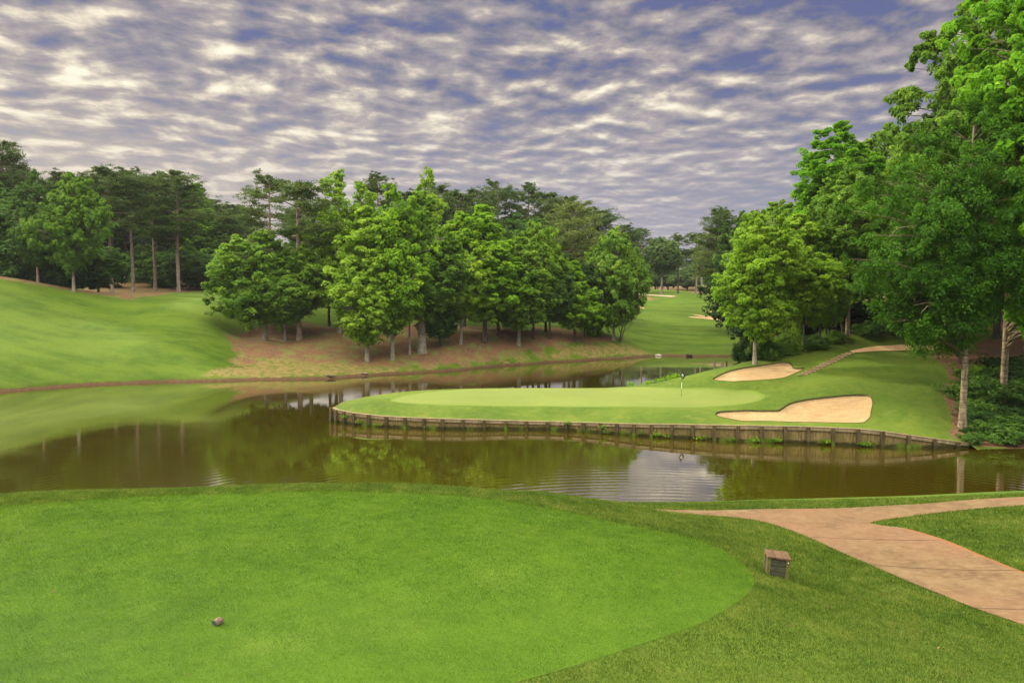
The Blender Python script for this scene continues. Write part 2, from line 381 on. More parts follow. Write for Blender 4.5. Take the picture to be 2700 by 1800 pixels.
# ------------------------------------------------------------------ ground A
xs = np.concatenate([np.arange(-70, -22, 1.5), np.arange(-22, 26, 0.22), np.arange(26, 76, 1.5)])
ys = np.concatenate([np.arange(-20, 6, 1.0), np.arange(6, 24, 0.2), np.arange(24, 42, 0.8)])
def grid_mesh(name, X, Y, zf, mat, attrs=None):
    gx, gy = np.meshgrid(X, Y); nx, ny = len(X), len(Y)
    i = np.arange(ny - 1)[:, None] * nx + np.arange(nx - 1)[None]
    Q = np.stack([i, i + 1, i + nx + 1, i + nx], -1).reshape(-1, 4)
    return np_mesh(name, np.c_[gx.ravel(), gy.ravel(), zf(gx.ravel(), gy.ravel())], Q, mat, True, attrs(gx.ravel(), gy.ravel()) if attrs else None)
TEE = smooth_poly([hA(*q)[:2] for q in [(1500, 1352), (1700, 1397), (1785, 1411), (1870, 1437), (1942, 1475), (1980, 1513), (1987, 1540), (1955, 1581), (1870, 1632), (1785, 1668), (1700, 1697), (1560, 1742), (1370, 1798)]]
                  + [(-1.5, 8.0), (-8, 7.0), (-18, 7.5), (-22, 13), (-16, 17.3)] + [hA(*q)[:2] for q in [(0, 1336), (300, 1315), (600, 1303), (1000, 1300), (1300, 1318)]], 6)
PATHL = [(1721, 1341.5), (1849, 1358), (1930, 1364), (1998, 1373), (2066, 1392), (2138, 1420), (2215, 1455), (2295, 1490), (2400, 1535), (2490, 1571), (2571, 1605), (2700, 1650), (2900, 1730)]
PATHR = [(3100, 1640), (2900, 1580), (2700, 1509), (2593, 1467), (2486, 1422), (2389, 1394), (2330, 1386), (2296, 1380), (2310, 1374), (2359, 1367), (2508, 1348), (2700, 1333), (2900, 1322)]
PATHT = [(3000, 1296), (2700, 1309.5), (2423, 1329), (2210, 1340), (1955, 1343.5)]
PATH = smooth_poly([hA(*q)[:2] for q in PATHL + PATHR + PATHT], 5)
o = link('ground', grid_mesh('ground', xs, ys, lambda x, y: zA(x, y) - 0.03 * np.clip((sdf(x, y, PATH) + 0.05) / 0.2, 0, 1) - 0.03 * np.clip((sdf(x, y, TEE) - 0.0) / 0.4, 0, 1), M_ROUGH)); tag(o, kind='structure')
V, T = cdt_mesh(TEE, 0.3, zA, 0.005); o = link('teeing_ground', np_mesh('teeing_ground', V, T, M_TEE)); tag(o, kind='structure')
RIM = [hA(*q)[:2] for q in [(2380, 1385), (2486, 1410), (2593, 1455), (2700, 1490), (2900, 1550), (3100, 1600), (2900, 1620), (2650, 1515), (2560, 1480), (2460, 1440), (2370, 1405)]]
V, T = cdt_mesh(PATH, 0.22, zA, 0.008); rim = sdf(V[:, 0], V[:, 1], PATH)
o = link('cart_path', np_mesh('cart_path', V, T, M_PATH, attrs={'rim': rim + 0.5 * (sdf(V[:, 0], V[:, 1], RIM) < 0)})); tag(o, kind='structure')
# sawn joints in the concrete: thin dark sheets just above it
mj = simple('joint dirt', (0.05, 0.032, 0.02), (0.11, 0.07, 0.042), 20)
jb = MB()
for (x0, y0), (x1, y1) in [((2140, 1416), (2468, 1424)), ((2298, 1490), (2697, 1504)), ((2572, 1605), (2860, 1605)), ((2010, 1378), (2300, 1381))]:
    a = np.array(hA(x0, y0)); b = np.array(hA(x1, y1)); n = 14; rs = np.random.RandomState(int(x0)); w = 0.008 if y0 > 1380 else 0.005
    for i in range(n):
        p = a + (b - a) * i / n; q = a + (b - a) * (i + 1) / n
        d = (q - p) / np.linalg.norm(q - p); s = np.array([-d[1], d[0], 0]) * w * rs.uniform(.5, 1.2)
        vv = [p - s, q - s, q + s, p + s]
        jb.add([(v[0], v[1], float(zA(v[0], v[1])[0]) + 0.013) for v in vv], [(0, 1, 2, 3)])
# joints belong to the path
jo = jb.build('expansion_joint', mj); jo.parent = o

# ------------------------------------------------------------------ ground B
front = [(x, y + 0.12) for x, y, z in WALL]
bpoly = front + [(30, 46.5), (45, 44.5), (95, 42), (110, 135), (52, 135), (36, 107), (28, 93), (22, 84), (17, 78), (13, 73)] + [(p[0], p[1] - 0.02) for p in WALLB]
bpoly_d = smooth_poly(front, 3, False)
BUNK1 = [(1880, 1001), (1905, 1004.5), (1950, 1004.5), (2010, 1002), (2060, 997), (2092, 986), (2112, 976.5), (2121, 970), (2108, 970.5), (2092, 969), (2087, 960), (2080, 955.5), (2060, 954), (2020, 960), (1980, 966), (1940, 973), (1905, 985), (1885, 995)]
BUNK2 = [(1886, 1092), (1905, 1101), (1940, 1107), (2000, 1110), (2080, 1112), (2180, 1114), (2265, 1115), (2285, 1108), (2295, 1096), (2297, 1080), (2301, 1060), (2298, 1047), (2288, 1041), (2250, 1040), (2190, 1045), (2130, 1052), (2085, 1062), (2062, 1075), (2050, 1081), (2015, 1082), (1960, 1081), (1900, 1084)]
GREENPX = [(1028, 1055, 1.45), (1060, 1062, 1.38), (1150, 1067.5, 1.28), (1300, 1071, 1.25), (1450, 1072, 1.27), (1600, 1073, 1.3), (1800, 1074, 1.42), (1911, 1070, 1.5), (1985, 1061, 1.66),
        (2018, 1047, 1.8), (2005, 1036, 1.9), (1965, 1028, 1.97), (1889, 1023, 1.92), (1780, 1022, 1.85), (1600, 1023, 1.8), (1300, 1024, 1.75), (1150, 1031, 1.68), (1070, 1042, 1.58)]
GREEN = smooth_poly([hB(q[0], q[1])[:2] for q in GREENPX], 5)
holes = [smooth_poly([hB(*q)[:2] for q in bk], 3) for bk in (BUNK1, BUNK2)]
full = bpoly_d + bpoly[len(front):]
V, T = cdt_mesh(full, 0.5, lambda x, y: zB(x, y), 0.0, holes=holes + [GREEN])
BEDB = [hB(2495, 1012), hB(2530, 1008), (36, 62), (40, 72), (46, 80), (100, 75), (100, 40), hB(2580, 1175), hB(2500, 1150), hB(2512, 1130), hB(2507, 1090), hB(2488, 1050), hB(2486, 1025)]
BEDB2 = [hB(2190, 889), hB(2240, 882), hB(2300, 883), (42, 80), (60, 82), (100, 80), (100, 130), (40, 130), (28, 90), (23, 80), hB(2080, 935), hB(2140, 908)]
CLAY = [hB(2435, 917), hB(2440, 905), hB(2480, 899), hB(2530, 902), hB(2535, 912)]
attrs = {'bed': np.maximum(sdf(V[:, 0], V[:, 1], BEDB), sdf(V[:, 0], V[:, 1], BEDB2)), 'clay': sdf(V[:, 0], V[:, 1], CLAY),
         'edge': sdf(V[:, 0], V[:, 1], front + bpoly[len(front):])}
o = link('peninsula_ground', np_mesh('peninsula_ground', V, T, M_PEN, attrs=attrs)); tag(o, kind='structure')
V, T = cdt_mesh(GREEN, 0.5, zB, 0.0); o = link('putting_green', np_mesh('putting_green', V, T, M_GREEN, attrs={'rim': sdf(V[:, 0], V[:, 1], GREEN)})); tag(o, kind='structure')

def bunker(poly, zf, step, depth, lip, mat_lip, name='sand_bunker'):
    P = np.array([tuple(p)[:2] for p in poly])
    def zf2(x, y):
        d = sdf(x, y, P); return zf(x, y) - lip - depth * np.clip(d / 2.5, 0, 1) ** 0.8
    V, T = cdt_mesh(poly, step, zf2, 0.0)
    o = link(name, np_mesh(name, V, T, M_SAND)); tag(o, kind='structure')
    n = len(P); z = zf(P[:, 0], P[:, 1]); rs = np.random.RandomState(5)
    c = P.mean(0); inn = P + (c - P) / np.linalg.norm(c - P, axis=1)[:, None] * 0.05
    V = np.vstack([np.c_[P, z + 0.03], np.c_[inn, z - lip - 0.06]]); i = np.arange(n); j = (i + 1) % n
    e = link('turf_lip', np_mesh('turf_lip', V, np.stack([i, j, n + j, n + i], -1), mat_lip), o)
    return o
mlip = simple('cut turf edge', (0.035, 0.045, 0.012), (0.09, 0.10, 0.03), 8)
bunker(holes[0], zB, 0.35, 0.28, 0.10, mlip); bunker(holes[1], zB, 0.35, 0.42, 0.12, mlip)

# ------------------------------------------------------------------ ground C (fan shaped grid, finer where it is nearer)
uu = np.arange(-1.25, 1.25, 0.0045); dd = [60.0]
while dd[-1] < 1500: dd.append(dd[-1] * 1.0062)
dd = np.array(dd); U, DD = np.meshgrid(uu, dd); X = (U * DD).ravel(); Y = DD.ravel()
fs = lambda L: [hC(*q)[:2] for q in L]
MU1 = fs([(592, 883), (640, 872), (684, 864), (780, 848), (856, 858), (913, 874), (960, 868), (1050, 853), (1150, 853), (1280, 862), (1380, 862), (1517, 872), (1580, 884), (1635, 900), (1580, 905), (1533, 906),
          (1418, 926), (1322, 948), (1207, 962), (1067, 970), (900, 960), (800, 958), (715, 940), (615, 968), (622, 920)])
MU2 = fs([(-300, 736), (0, 738), (67, 746), (152, 760), (240, 775), (286, 781), (345, 792)]) + [hit(375, 785, zC, 90, 300)[:2]] + fs([(450, 772), (520, 768), (575, 763), (595, 752)]) + [(-60, 260), (60, 280), (150, 260), (150, 420), (-500, 420), (-400, 120)]
MU3 = [hC(1655, 776)[:2], hC(1680, 778)[:2], hC(1735, 788)[:2], hC(1700, 793)[:2], hC(1655, 800)[:2], hC(1600, 800)[:2], hC(1590, 780)[:2]]
MU4 = [(-200, 285), (300, 262), (900, 300), (900, 1600), (-900, 1600), (-900, 300)]
MU5 = [(60, 150), (58, 190), (55, 280), (300, 280), (300, 125), (62, 128)]
DRY = fs([(560, 985), (700, 940), (900, 950), (1067, 968), (1250, 955), (1418, 926), (1533, 905), (1640, 905), (1700, 925), (1720, 936), (1600, 944), (1450, 953), (1322, 962), (1150, 978), (856, 995), (560, 1000)])
bed = np.full(X.size, -99.0); nearm = Y < 400
for P in (MU1, MU2, MU3, MU4, MU5): bed = np.maximum(bed, np.clip(sdf(X, Y, P), -30, 30))
attrs = {'bed': bed, 'dry': np.clip(sdf(X, Y, DRY), -30, 30)}
nx = len(uu); ny = len(dd); i = np.arange(ny - 1)[:, None] * nx + np.arange(nx - 1)[None]
Q = np.stack([i, i + 1, i + nx + 1, i + nx], -1).reshape(-1, 4)
zz = zC(X, Y); zz = np.where(Y > 600, np.minimum(zz, 30), zz)
o = link('far_bank_ground', np_mesh('far_bank_ground', np.c_[X, Y, zz], Q, M_FAR, True, attrs)); tag(o, kind='structure')
del U, DD
for pts in ([(1816, 837), (1850, 840.5), (1880, 844), (1902, 846), (1880, 840), (1850, 836.5), (1825, 835.5)],
            [(1828, 831), (1855, 836), (1880, 841), (1905, 844.5), (1917, 845), (1890, 839), (1862, 834), (1840, 830.5)],
            [(1648, 812), (1680, 813), (1702, 815), (1690, 810.5), (1665, 808)]):
    P = np.array([hC(*q)[:2] for q in pts]); P = smooth_poly(P, 3)
    V, T = cdt_mesh(P, 1.0, zC, 0.07); o = link('sand_bunker', np_mesh('sand_bunker', V, T, M_SAND)); tag(o, kind='structure')
M_FP = simple('far path', (0.40, 0.26, 0.19), (0.50, 0.36, 0.27), 1)
for nm, cl, w in (('far_cart_path', [(1935, 838), (1900, 830), (1878, 826.5), (1893, 823), (1930, 824)], 1.3), ('far_cart_path', [(1640, 771.5), (1670, 775), (1700, 778), (1740, 780.5), (1778, 783)], 1.4), ('far_cart_path', [(470, 762), (510, 757), (545, 752), (590, 747)], 1.5)):
    c = smooth_poly([hC(*q)[:2] for q in cl], 4, False); c = np.array(c); d = np.gradient(c, axis=0); d /= np.linalg.norm(d, axis=1)[:, None]; s = np.c_[-d[:, 1], d[:, 0]] * w
    L, R = c - s, c + s; n = len(c); V = np.vstack([L, R]); V = np.c_[V, zC(V[:, 0], V[:, 1]) + 0.12]; i = np.arange(n - 1)
    o = link(nm, np_mesh(nm, V, np.stack([i, n + i, n + i + 1, i + 1], -1), M_FP)); tag(o, kind='structure')
# clay track on the hill
M_CLAY = simple('clay track', (0.60, 0.36, 0.17), (0.70, 0.48, 0.26), 2)
c = np.array(smooth_poly([hB(*q)[:2] for q in [(2246, 929), (2275, 925), (2310, 921), (2380, 918), (2450, 917), (2530, 917)]], 5, False)); d = np.gradient(c, axis=0); d /= np.linalg.norm(d, axis=1)[:, None]
wv = np.linspace(0.28, 0.9, len(c))[:, None]; s = np.c_[-d[:, 1], d[:, 0]] * wv; V = np.vstack([c - s, c, c + s]); V = np.c_[V, zB(V[:, 0], V[:, 1]) + 0.05]; n = len(c); i = np.arange(n - 1)
o = link('clay_footpath', np_mesh('clay_footpath', V, np.vstack([np.stack([i, n + i, n + i + 1, i + 1], -1)[:, ::-1], np.stack([n + i, 2 * n + i, 2 * n + i + 1, n + i + 1], -1)[:, ::-1]]), M_CLAY)); tag(o, kind='structure')

# ------------------------------------------------------------------ water
def mat_water():
    m, t = new_mat('pond water'); p = t.pos()
    # long low ripples in the near open water, light shivers elsewhere
    sep = t.n('ShaderNodeSeparateXYZ', {0: p}); x, y = sep.outputs[0], sep.outputs[1]
    rc = t.n('ShaderNodeVectorMath', {0: p, 1: (6.0, 20.0, 0.0)}, operation='DISTANCE').outputs['Value']
    wob = t.math('MULTIPLY', t.noise(p, 0.25, 3), 5.0)
    wv = t.math('SINE', t.math('ADD', t.math('MULTIPLY', rc, 10.0), wob))
    near = t.math('MULTIPLY', t.sstep(y, 50, 34), t.sstep(t.noise(p, 0.07, 4), 0.36, 0.66))
    fine = t.noise(t.scale(p, (0.55, 1.5, 1.0)), 2.6, 4, 0.6)
    patch = t.sstep(t.noise(p, 0.07, 4, 0.6), 0.42, 0.68)
    h = t.math('ADD', t.math('MULTIPLY', t.math('MULTIPLY', wv, near), 0.0030),
               t.math('MULTIPLY', t.math('MULTIPLY', fine, t.math('ADD', 0.10, patch)), 0.0055))
    n = t.bump(h, 1.0, 1.0)
    col = t.mix(t.noise(p, 0.05, 3), (0.048, 0.038, 0.0018), (0.058, 0.045, 0.0026))
    dif = t.n('ShaderNodeBsdfDiffuse', {'Color': col}).outputs[0]
    gl = t.n('ShaderNodeBsdfGlossy', {'Color': (0.93, 0.92, 0.90), 'Roughness': 0.006, 'Normal': n}).outputs[0]
    fc = t.n('ShaderNodeLayerWeight', {'Blend': 0.5, 'Normal': n}).outputs['Facing']; fr = t.math('ADD', 0.03, t.math('MULTIPLY', t.math('MULTIPLY', fc, fc), 0.94))
    t.out(t.n('ShaderNodeMixShader', {0: fr, 1: dif, 2: gl}).outputs[0]); return m
M_WATER = mat_water()
o = link('water', np_mesh('water', [(-400, 12, 0), (400, 12, 0), (400, 170, 0), (-400, 170, 0)], np.array([(0, 1, 2, 3)]), M_WATER)); tag(o, kind='structure')
# ------------------------------------------------------------------ trees
def leaf_mat(name, c_dark, c_mid, c_tip, trans=0.35, tsat=(0.30, 0.55, 0.03), rough=0.55):
    m, t = new_mat(name); tone = t.attr('tone')
    rnd = t.n('ShaderNodeObjectInfo').outputs['Random']
    v = t.math('ADD', tone, t.math('MULTIPLY', t.math('SUBTRACT', rnd, 0.5), 0.22))
    col = t.ramp(v, [(0.0, c_dark), (0.5, c_mid), (1.0, c_tip)])
    a = t.pbr(col, rough, None, 0.10)
    b = t.n('ShaderNodeBsdfTranslucent', {'Color': t.mix(0.5, col, tsat)}).outputs[0]
    t.out(t.n('ShaderNodeMixShader', {0: trans, 1: a, 2: b}).outputs[0]); return m
ML = {
    'bright': leaf_mat('bright leaves', (0.076, 0.189, 0.008), (0.196, 0.378, 0.015), (0.374, 0.573, 0.032), 0.4),
    'fresh': leaf_mat('fresh leaves', (0.098, 0.206, 0.014), (0.213, 0.376, 0.024), (0.386, 0.546, 0.041), 0.38),
    'mid': leaf_mat('mid green leaves', (0.054, 0.125, 0.013), (0.118, 0.242, 0.021), (0.249, 0.397, 0.035), 0.33),
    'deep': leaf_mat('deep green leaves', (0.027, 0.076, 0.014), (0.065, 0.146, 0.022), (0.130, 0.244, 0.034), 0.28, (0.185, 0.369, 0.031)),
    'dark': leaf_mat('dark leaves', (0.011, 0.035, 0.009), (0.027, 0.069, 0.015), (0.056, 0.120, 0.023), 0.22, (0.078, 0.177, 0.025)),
    'pine': leaf_mat('pine needles', (0.025, 0.064, 0.013), (0.068, 0.122, 0.025), (0.145, 0.199, 0.044), 0.2, (0.194, 0.276, 0.044), 0.6),
    'olive': leaf_mat('light pine needles', (0.065, 0.102, 0.021), (0.130, 0.186, 0.038), (0.220, 0.270, 0.067), 0.25, (0.233, 0.312, 0.058), 0.6),
    'far': leaf_mat('distant leaves', (0.043, 0.100, 0.028), (0.097, 0.180, 0.044), (0.173, 0.270, 0.064), 0.3, (0.216, 0.350, 0.080)),
    'lime': leaf_mat('lime leaves', (0.089, 0.193, 0.013), (0.219, 0.386, 0.023), (0.378, 0.534, 0.055), 0.42),
    'vivid': leaf_mat('vivid leaves', (0.043, 0.145, 0.005), (0.128, 0.340, 0.010), (0.255, 0.493, 0.025), 0.45),
    'fern': leaf_mat('feathery leaves', (0.016, 0.058, 0.005), (0.050, 0.150, 0.008), (0.115, 0.26, 0.016), 0.35, (0.2, 0.45, 0.02)),
    'birch': leaf_mat('fine leaves', (0.032, 0.090, 0.007), (0.078, 0.191, 0.010), (0.161, 0.308, 0.017), 0.38),
}
def bark(name, c1, c2, sc=3.0, bands=False):
    m, t = new_mat(name); p = t.obj()
    n = t.noise(t.scale(p, (1, 1, 0.22)), sc * 3, 6, 0.75); b = t.noise(t.scale(p, (0.4, 0.4, 1.0)), sc * 0.5, 4)
    col = t.mix(t.sstep(n, .35, .65), c1, c2); col = t.mix(t.math('MULTIPLY', t.sstep(b, .45, .65), .4), col, (0.10, 0.09, 0.05))
    if bands:
        w = t.noise(t.scale(p, (0.35, 0.35, 3.2)), 1.6, 5, 0.7); col = t.mix(t.math('MULTIPLY', t.sstep(w, .48, .60), .75), col, (0.07, 0.05, 0.035))
    t.out(t.pbr(col, 0.9, t.bump(n, 0.8, 0.05), 0.15)); return m
MBK = {'pine': bark('pine bark', (0.15, 0.105, 0.080), (0.38, 0.30, 0.25)), 'grey': bark('grey bark', (0.13, 0.115, 0.085), (0.36, 0.33, 0.26)),
       'dark': bark('dark bark', (0.045, 0.035, 0.028), (0.12, 0.10, 0.08)), 'pale': bark('pale bark', (0.12, 0.092, 0.06), (0.36, 0.30, 0.20), 2.0, True)}

def leaves_mesh(name, C, N, size, tone, aspect=1.6, rs=None, mat=None):
    """rhombic leaves at C with normals N"""
    n = len(C); rs = rs or np.random.RandomState(1)
    N = N / (np.linalg.norm(N, axis=1)[:, None] + 1e-9)
    R = rs.normal(size=(n, 3)); A = np.cross(N, R); A /= np.linalg.norm(A, axis=1)[:, None] + 1e-9; B = np.cross(N, A)
    s = (size * rs.uniform(0.65, 1.35, n))[:, None]
    a = A * s * 0.5 * aspect; b = B * s * 0.5
    bend = N * s * 0.18
    V = np.stack([C - a, C - b * 1.0 + bend, C + a, C + b + bend], 1).reshape(-1, 3)
    return np_mesh(name, V, np.arange(4 * n).reshape(-1, 4), mat, False, {'tone': np.repeat(tone, 4)})

def crown_R(kind, t):
    if kind == 'oval': return np.sin(np.pi * np.clip(t * 0.93 + 0.04, 0, 1)) ** 0.65
    if kind == 'broad': return np.clip(np.sin(np.pi * np.clip(t * 0.80 + 0.17, 0, 1)), 0, 1) ** 0.6
    if kind == 'cone': return np.clip((1 - t) ** 0.75 * np.clip(t * 7, 0, 1) ** 0.5 + 0.06, 0, 1)
    if kind == 'tent': return np.clip((1 - t) ** 0.58 * np.clip(t * 6 + .12, 0, 1) ** 0.5 + 0.04, 0, 1)
    if kind == 'column': return np.clip(np.clip(t * 5, 0, 1) ** 0.6 * np.clip((1 - t) * 2.6, 0, 1) ** 0.6, 0, 1)
    if kind == 'vase': return np.clip(0.45 + 0.75 * t, 0, 1) * np.clip((1 - t) * 4.0 + 0.12, 0, 1) ** 0.5
    return np.ones_like(t)

def decid(seed, H, W, cb=0.14, kind='oval', nclump=230, per=150, leaf=0.30, cr=0.095, trunk=0.22, flat=0.88, droop=0.0, gap=0.0, lean=0.0, twigs=1.0, sub=5, lobes=0.25, shift=(0, 0), limbs=0, leaders=0):
    """returns (trunk mesh, crown mesh) for a broadleaf tree H tall and W wide"""
    rs = np.random.RandomState(seed); cb_z = cb * H
    nt = 14; tz = np.linspace(0, H * 0.9, nt)
    wob = np.cumsum(rs.normal(0, 0.012 * H / 10, (nt, 2)), 0); wob[0] = 0
    TP = np.c_[wob[:, 0] + lean * tz, wob[:, 1], tz]; tr = trunk * (1 - tz / (H * 0.96)) ** 0.8 + 0.015; tr[0] *= 1.35
    mb = MB(); mb.tube(TP, tr, 9, False)
    trunkat = lambda z: np.array([np.interp(z, tz, TP[:, 0]), np.interp(z, tz, TP[:, 1]), z])
    th = np.linspace(0, 2 * np.pi, 9)
    ph = rs.uniform(0, 6.28, 6); am = rs.uniform(0.4, 1, 6)
    def Rm(t, a):
        lob = (am[0] * np.sin(2 * a + ph[0] + 3 * t) + am[1] * np.sin(3 * a + ph[1] - 5 * t) + am[2] * np.sin(5 * a + ph[2] + 11 * t) + am[3] * np.sin(13 * t + ph[3] + a)) / 2.6
        return crown_R(kind, t) * (1 + lobes * lob) * W / 2
    Cs, Ns, Ts = [], [], []
    LD = [(0.0, 0.0, 1.0, 0.62)]
    for j in range(leaders):
        aj = j * 2.4 + rs.uniform(-.5, .5); dj = W * rs.uniform(0.20, 0.33); LD.append((math.cos(aj) * dj, math.sin(aj) * dj, rs.uniform(0.58, 0.93), rs.uniform(0.40, 0.56)))
    for i in range(nclump):
        t = rs.uniform(0, 1) ** 0.95; a = rs.uniform(0, 2 * np.pi); q = rs.uniform(0.30, 1.0) ** 0.5
        if t > 0.93: q = rs.uniform(0, 1)
        if rs.rand() < gap: continue
        R = Rm(t, a); z = cb_z + t * (H - cb_z) * 0.97; ox = oy = 0.0
        if leaders:
            ox, oy, zt_, wf = LD[rs.randint(len(LD)) if rs.rand() > 0.2 else 0]; R *= wf * (1.25 if ox else 1.0); z = cb_z * (1.25 if ox else 1.0) + t * (H * zt_ - cb_z) * 0.97; k_ = min(1.0, 0.35 + t * 1.2); ox *= k_; oy *= k_
        z -= droop * (q ** 2) * W * 0.3
        c0 = trunkat(min(z, H * 0.88)); sf = math.sin(math.pi * min(1, 0.15 + t * 0.9)); c = np.array([c0[0] + ox + shift[0] * sf + math.cos(a) * R * q, c0[1] + oy + shift[1] * sf + math.sin(a) * R * q, z])
        rr = cr * W * rs.uniform(0.55, 1.35) * (0.62 if t > 0.85 else 1.0)
        # limb
        if rs.rand() < twigs:
            zs = max(cb_z * 0.8 + 0.2, z - (0.35 + 0.5 * rs.rand()) * R * q - 0.3); s = trunkat(min(zs, H * 0.86)); L = np.linalg.norm(c - s)
            mid = s * 0.5 + c * 0.5 + np.array([0, 0, 0.10 * L]) + rs.normal(0, 0.04 * L, 3)
            r0 = min(0.42 * np.interp(s[2], tz, tr), 0.012 * L + 0.02)
            mb.tube([s, s * .75 + mid * .3 - s * .05, mid, c * .6 + mid * .4, c], [r0, r0 * .85, r0 * .6, r0 * .4, r0 * .15 + .004], 4, False)
        # sub-clumps make the outline uneven
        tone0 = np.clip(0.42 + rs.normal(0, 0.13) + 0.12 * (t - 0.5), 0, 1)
        k = sub
        sc = rs.normal(0, 0.62, (k, 3)) * rr; sc[:, 2] *= flat; out = (c - c0); out[2] = 0; ol = np.linalg.norm(out) + 1e-6
        m = per // k
        for j in range(k):
            d = rs.normal(size=(m, 3)); d /= np.linalg.norm(d, axis=1)[:, None]
            d[:, 2] = np.where((d[:, 2] < 0) & (rs.rand(m) < 0.5), -d[:, 2], d[:, 2])
            r_ = rr * 0.62 * rs.uniform(0.45, 1.0, m)[:, None] ** 0.6
            pp = c + sc[j] + d * r_ * np.array([1, 1, flat])
            if droop: pp[:, 2] -= droop * rs.uniform(0, 0.8, m) * rr * 1.2
            Cs.append(pp); Ns.append(d * 0.95 + out / ol * 0.40 + np.array([0, 0, 0.45]) + rs.normal(0, 0.38, (m, 3)))
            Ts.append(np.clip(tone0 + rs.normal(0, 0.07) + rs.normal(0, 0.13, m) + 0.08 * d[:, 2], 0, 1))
    for i in range(limbs):
        zs = H * rs.uniform(0.30, 0.72); a = (math.pi if i % 3 else 0.3) + rs.uniform(-0.9, 0.9); s = trunkat(zs); L = W * rs.uniform(0.38, 0.62)
        dv = np.array([math.cos(a), math.sin(a) - 0.35, 0]); pts = [s + dv * L * u + np.array([0, 0, L * (0.60 * u - 0.50 * u * u * u)]) + rs.normal(0, 0.012 * L, 3) for u in np.linspace(0, 1, 8)]
        mb.tube(pts, np.linspace(0.085, 0.018, 8), 5, False)
        for j in range(3):
            q0 = pts[3 + j]; e = q0 + (dv * rs.uniform(.3, .9) + rs.normal(0, .35, 3)) * L * 0.3; mb.tube([q0, (q0 + e) / 2 + rs.normal(0, .08, 3), e], [0.035, 0.024, 0.010], 4, False)
    C = np.vstack(Cs); C[:, 2] = np.maximum(C[:, 2], 0.25)
    crown = leaves_mesh('crown_%d' % seed, C, np.vstack(Ns), leaf, np.concatenate(Ts), 1.5, rs)
    me = np_mesh('trunk_%d' % seed, np.vstack(mb.V), [np.vstack(mb.Q)], None, True)
    return me, crown

def pine(seed, H, W, cb=0.5, nb=46, per=46, trunk=0.24, dead=5, dens=1.0, top='round', nl=0.34):
    rs = np.random.RandomState(seed); nt = 16; tz = np.linspace(0, H * 0.97, nt)
    wob = np.cumsum(rs.normal(0, 0.010 * H / 10, (nt, 2)), 0); wob[0] = 0
    TP = np.c_[wob, tz]; tr = trunk * (1 - tz / (H * 1.0)) ** 0.6 + 0.02; tr[0] *= 1.25
    mb = MB(); mb.tube(TP, tr, 8, False)
    trunkat = lambda z: np.array([np.interp(z, tz, TP[:, 0]), np.interp(z, tz, TP[:, 1]), z])
    Cs, Ns, Ts = [], [], []
    for i in range(nb + dead):
        isd = i >= nb
        t = rs.uniform(0, 1) if not isd else rs.uniform(-0.45, -0.02)
        a = rs.uniform(0, 2 * np.pi)
        prof = (np.sin(np.pi * np.clip(t * 0.72 + 0.24, 0, 1)) ** 0.8) if top == 'round' else (1 - t) ** 0.7 * min(1, t * 5 + .3)
        L = W / 2 * prof * rs.uniform(0.55, 1.12) if not isd else W * rs.uniform(0.08, 0.25)
        L = max(L, 0.6)
        z = H * cb + t * H * (1 - cb) * 0.96; s = trunkat(min(z, H * 0.96)); up = rs.uniform(0.05, 0.35) + 0.55 * max(t, 0) ** 2
        e = s + np.array([math.cos(a) * L, math.sin(a) * L, L * up]); mid = (s + e) / 2 + np.array([0, 0, -0.08 * L]) + rs.normal(0, 0.05 * L, 3)
        r0 = 0.016 * L + 0.02
        mb.tube([s, (s + mid) / 2, mid, (mid + e) / 2, e], [r0 * 1.3, r0, r0 * .75, r0 * .5, r0 * .15], 4, False)
        if isd: continue
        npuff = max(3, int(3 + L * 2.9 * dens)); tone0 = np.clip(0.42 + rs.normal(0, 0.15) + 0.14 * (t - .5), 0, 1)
        for j in range(npuff):
            u = rs.uniform(0.32, 1.05); base = s * (1 - u) ** 1 + e * u + (mid - (s + e) / 2) * (1 - abs(2 * u - 1))
            side = np.array([-math.sin(a), math.cos(a), 0]) * rs.normal(0, 0.24) * L
            c = base + side + np.array([0, 0, rs.normal(0.08, 0.14)]); rr = rs.uniform(0.42, 0.85) * (W / 9.0) ** 0.4 * min(1.0, max(0.4, L / 2.6))
            m = int(per * dens ** 0.3)
            d = rs.normal(size=(m, 3)); d[:, 2] = d[:, 2] * 0.75 + 0.25; d /= np.linalg.norm(d, axis=1)[:, None]
            p = c + d * rr * rs.uniform(0.2, 1.0, m)[:, None] * np.array([1, 1, 0.72])
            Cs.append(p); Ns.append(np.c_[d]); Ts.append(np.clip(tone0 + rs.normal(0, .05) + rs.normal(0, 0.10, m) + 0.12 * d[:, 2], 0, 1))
    C = np.vstack(Cs); D = np.vstack(Ns); tone = np.concatenate(Ts); n = len(C)
    # each needle spray is a narrow rhombus along its own direction
    Sd = np.cross(D, rs.normal(size=(n, 3))); Sd /= np.linalg.norm(Sd, axis=1)[:, None] + 1e-9
    l = (nl * rs.uniform(.7, 1.3, n))[:, None]; w = l * 0.30
    V = np.stack([C - D * l * .5, C - Sd * w * .5, C + D * l * .5, C + Sd * w * .5], 1).reshape(-1, 3)
    crown = np_mesh('pine_crown_%d' % seed, V, np.arange(4 * n).reshape(-1, 4), None, False, {'tone': np.repeat(tone, 4)})
    return np_mesh('pine_trunk_%d' % seed, np.vstack(mb.V), [np.vstack(mb.Q)], None, True), crown

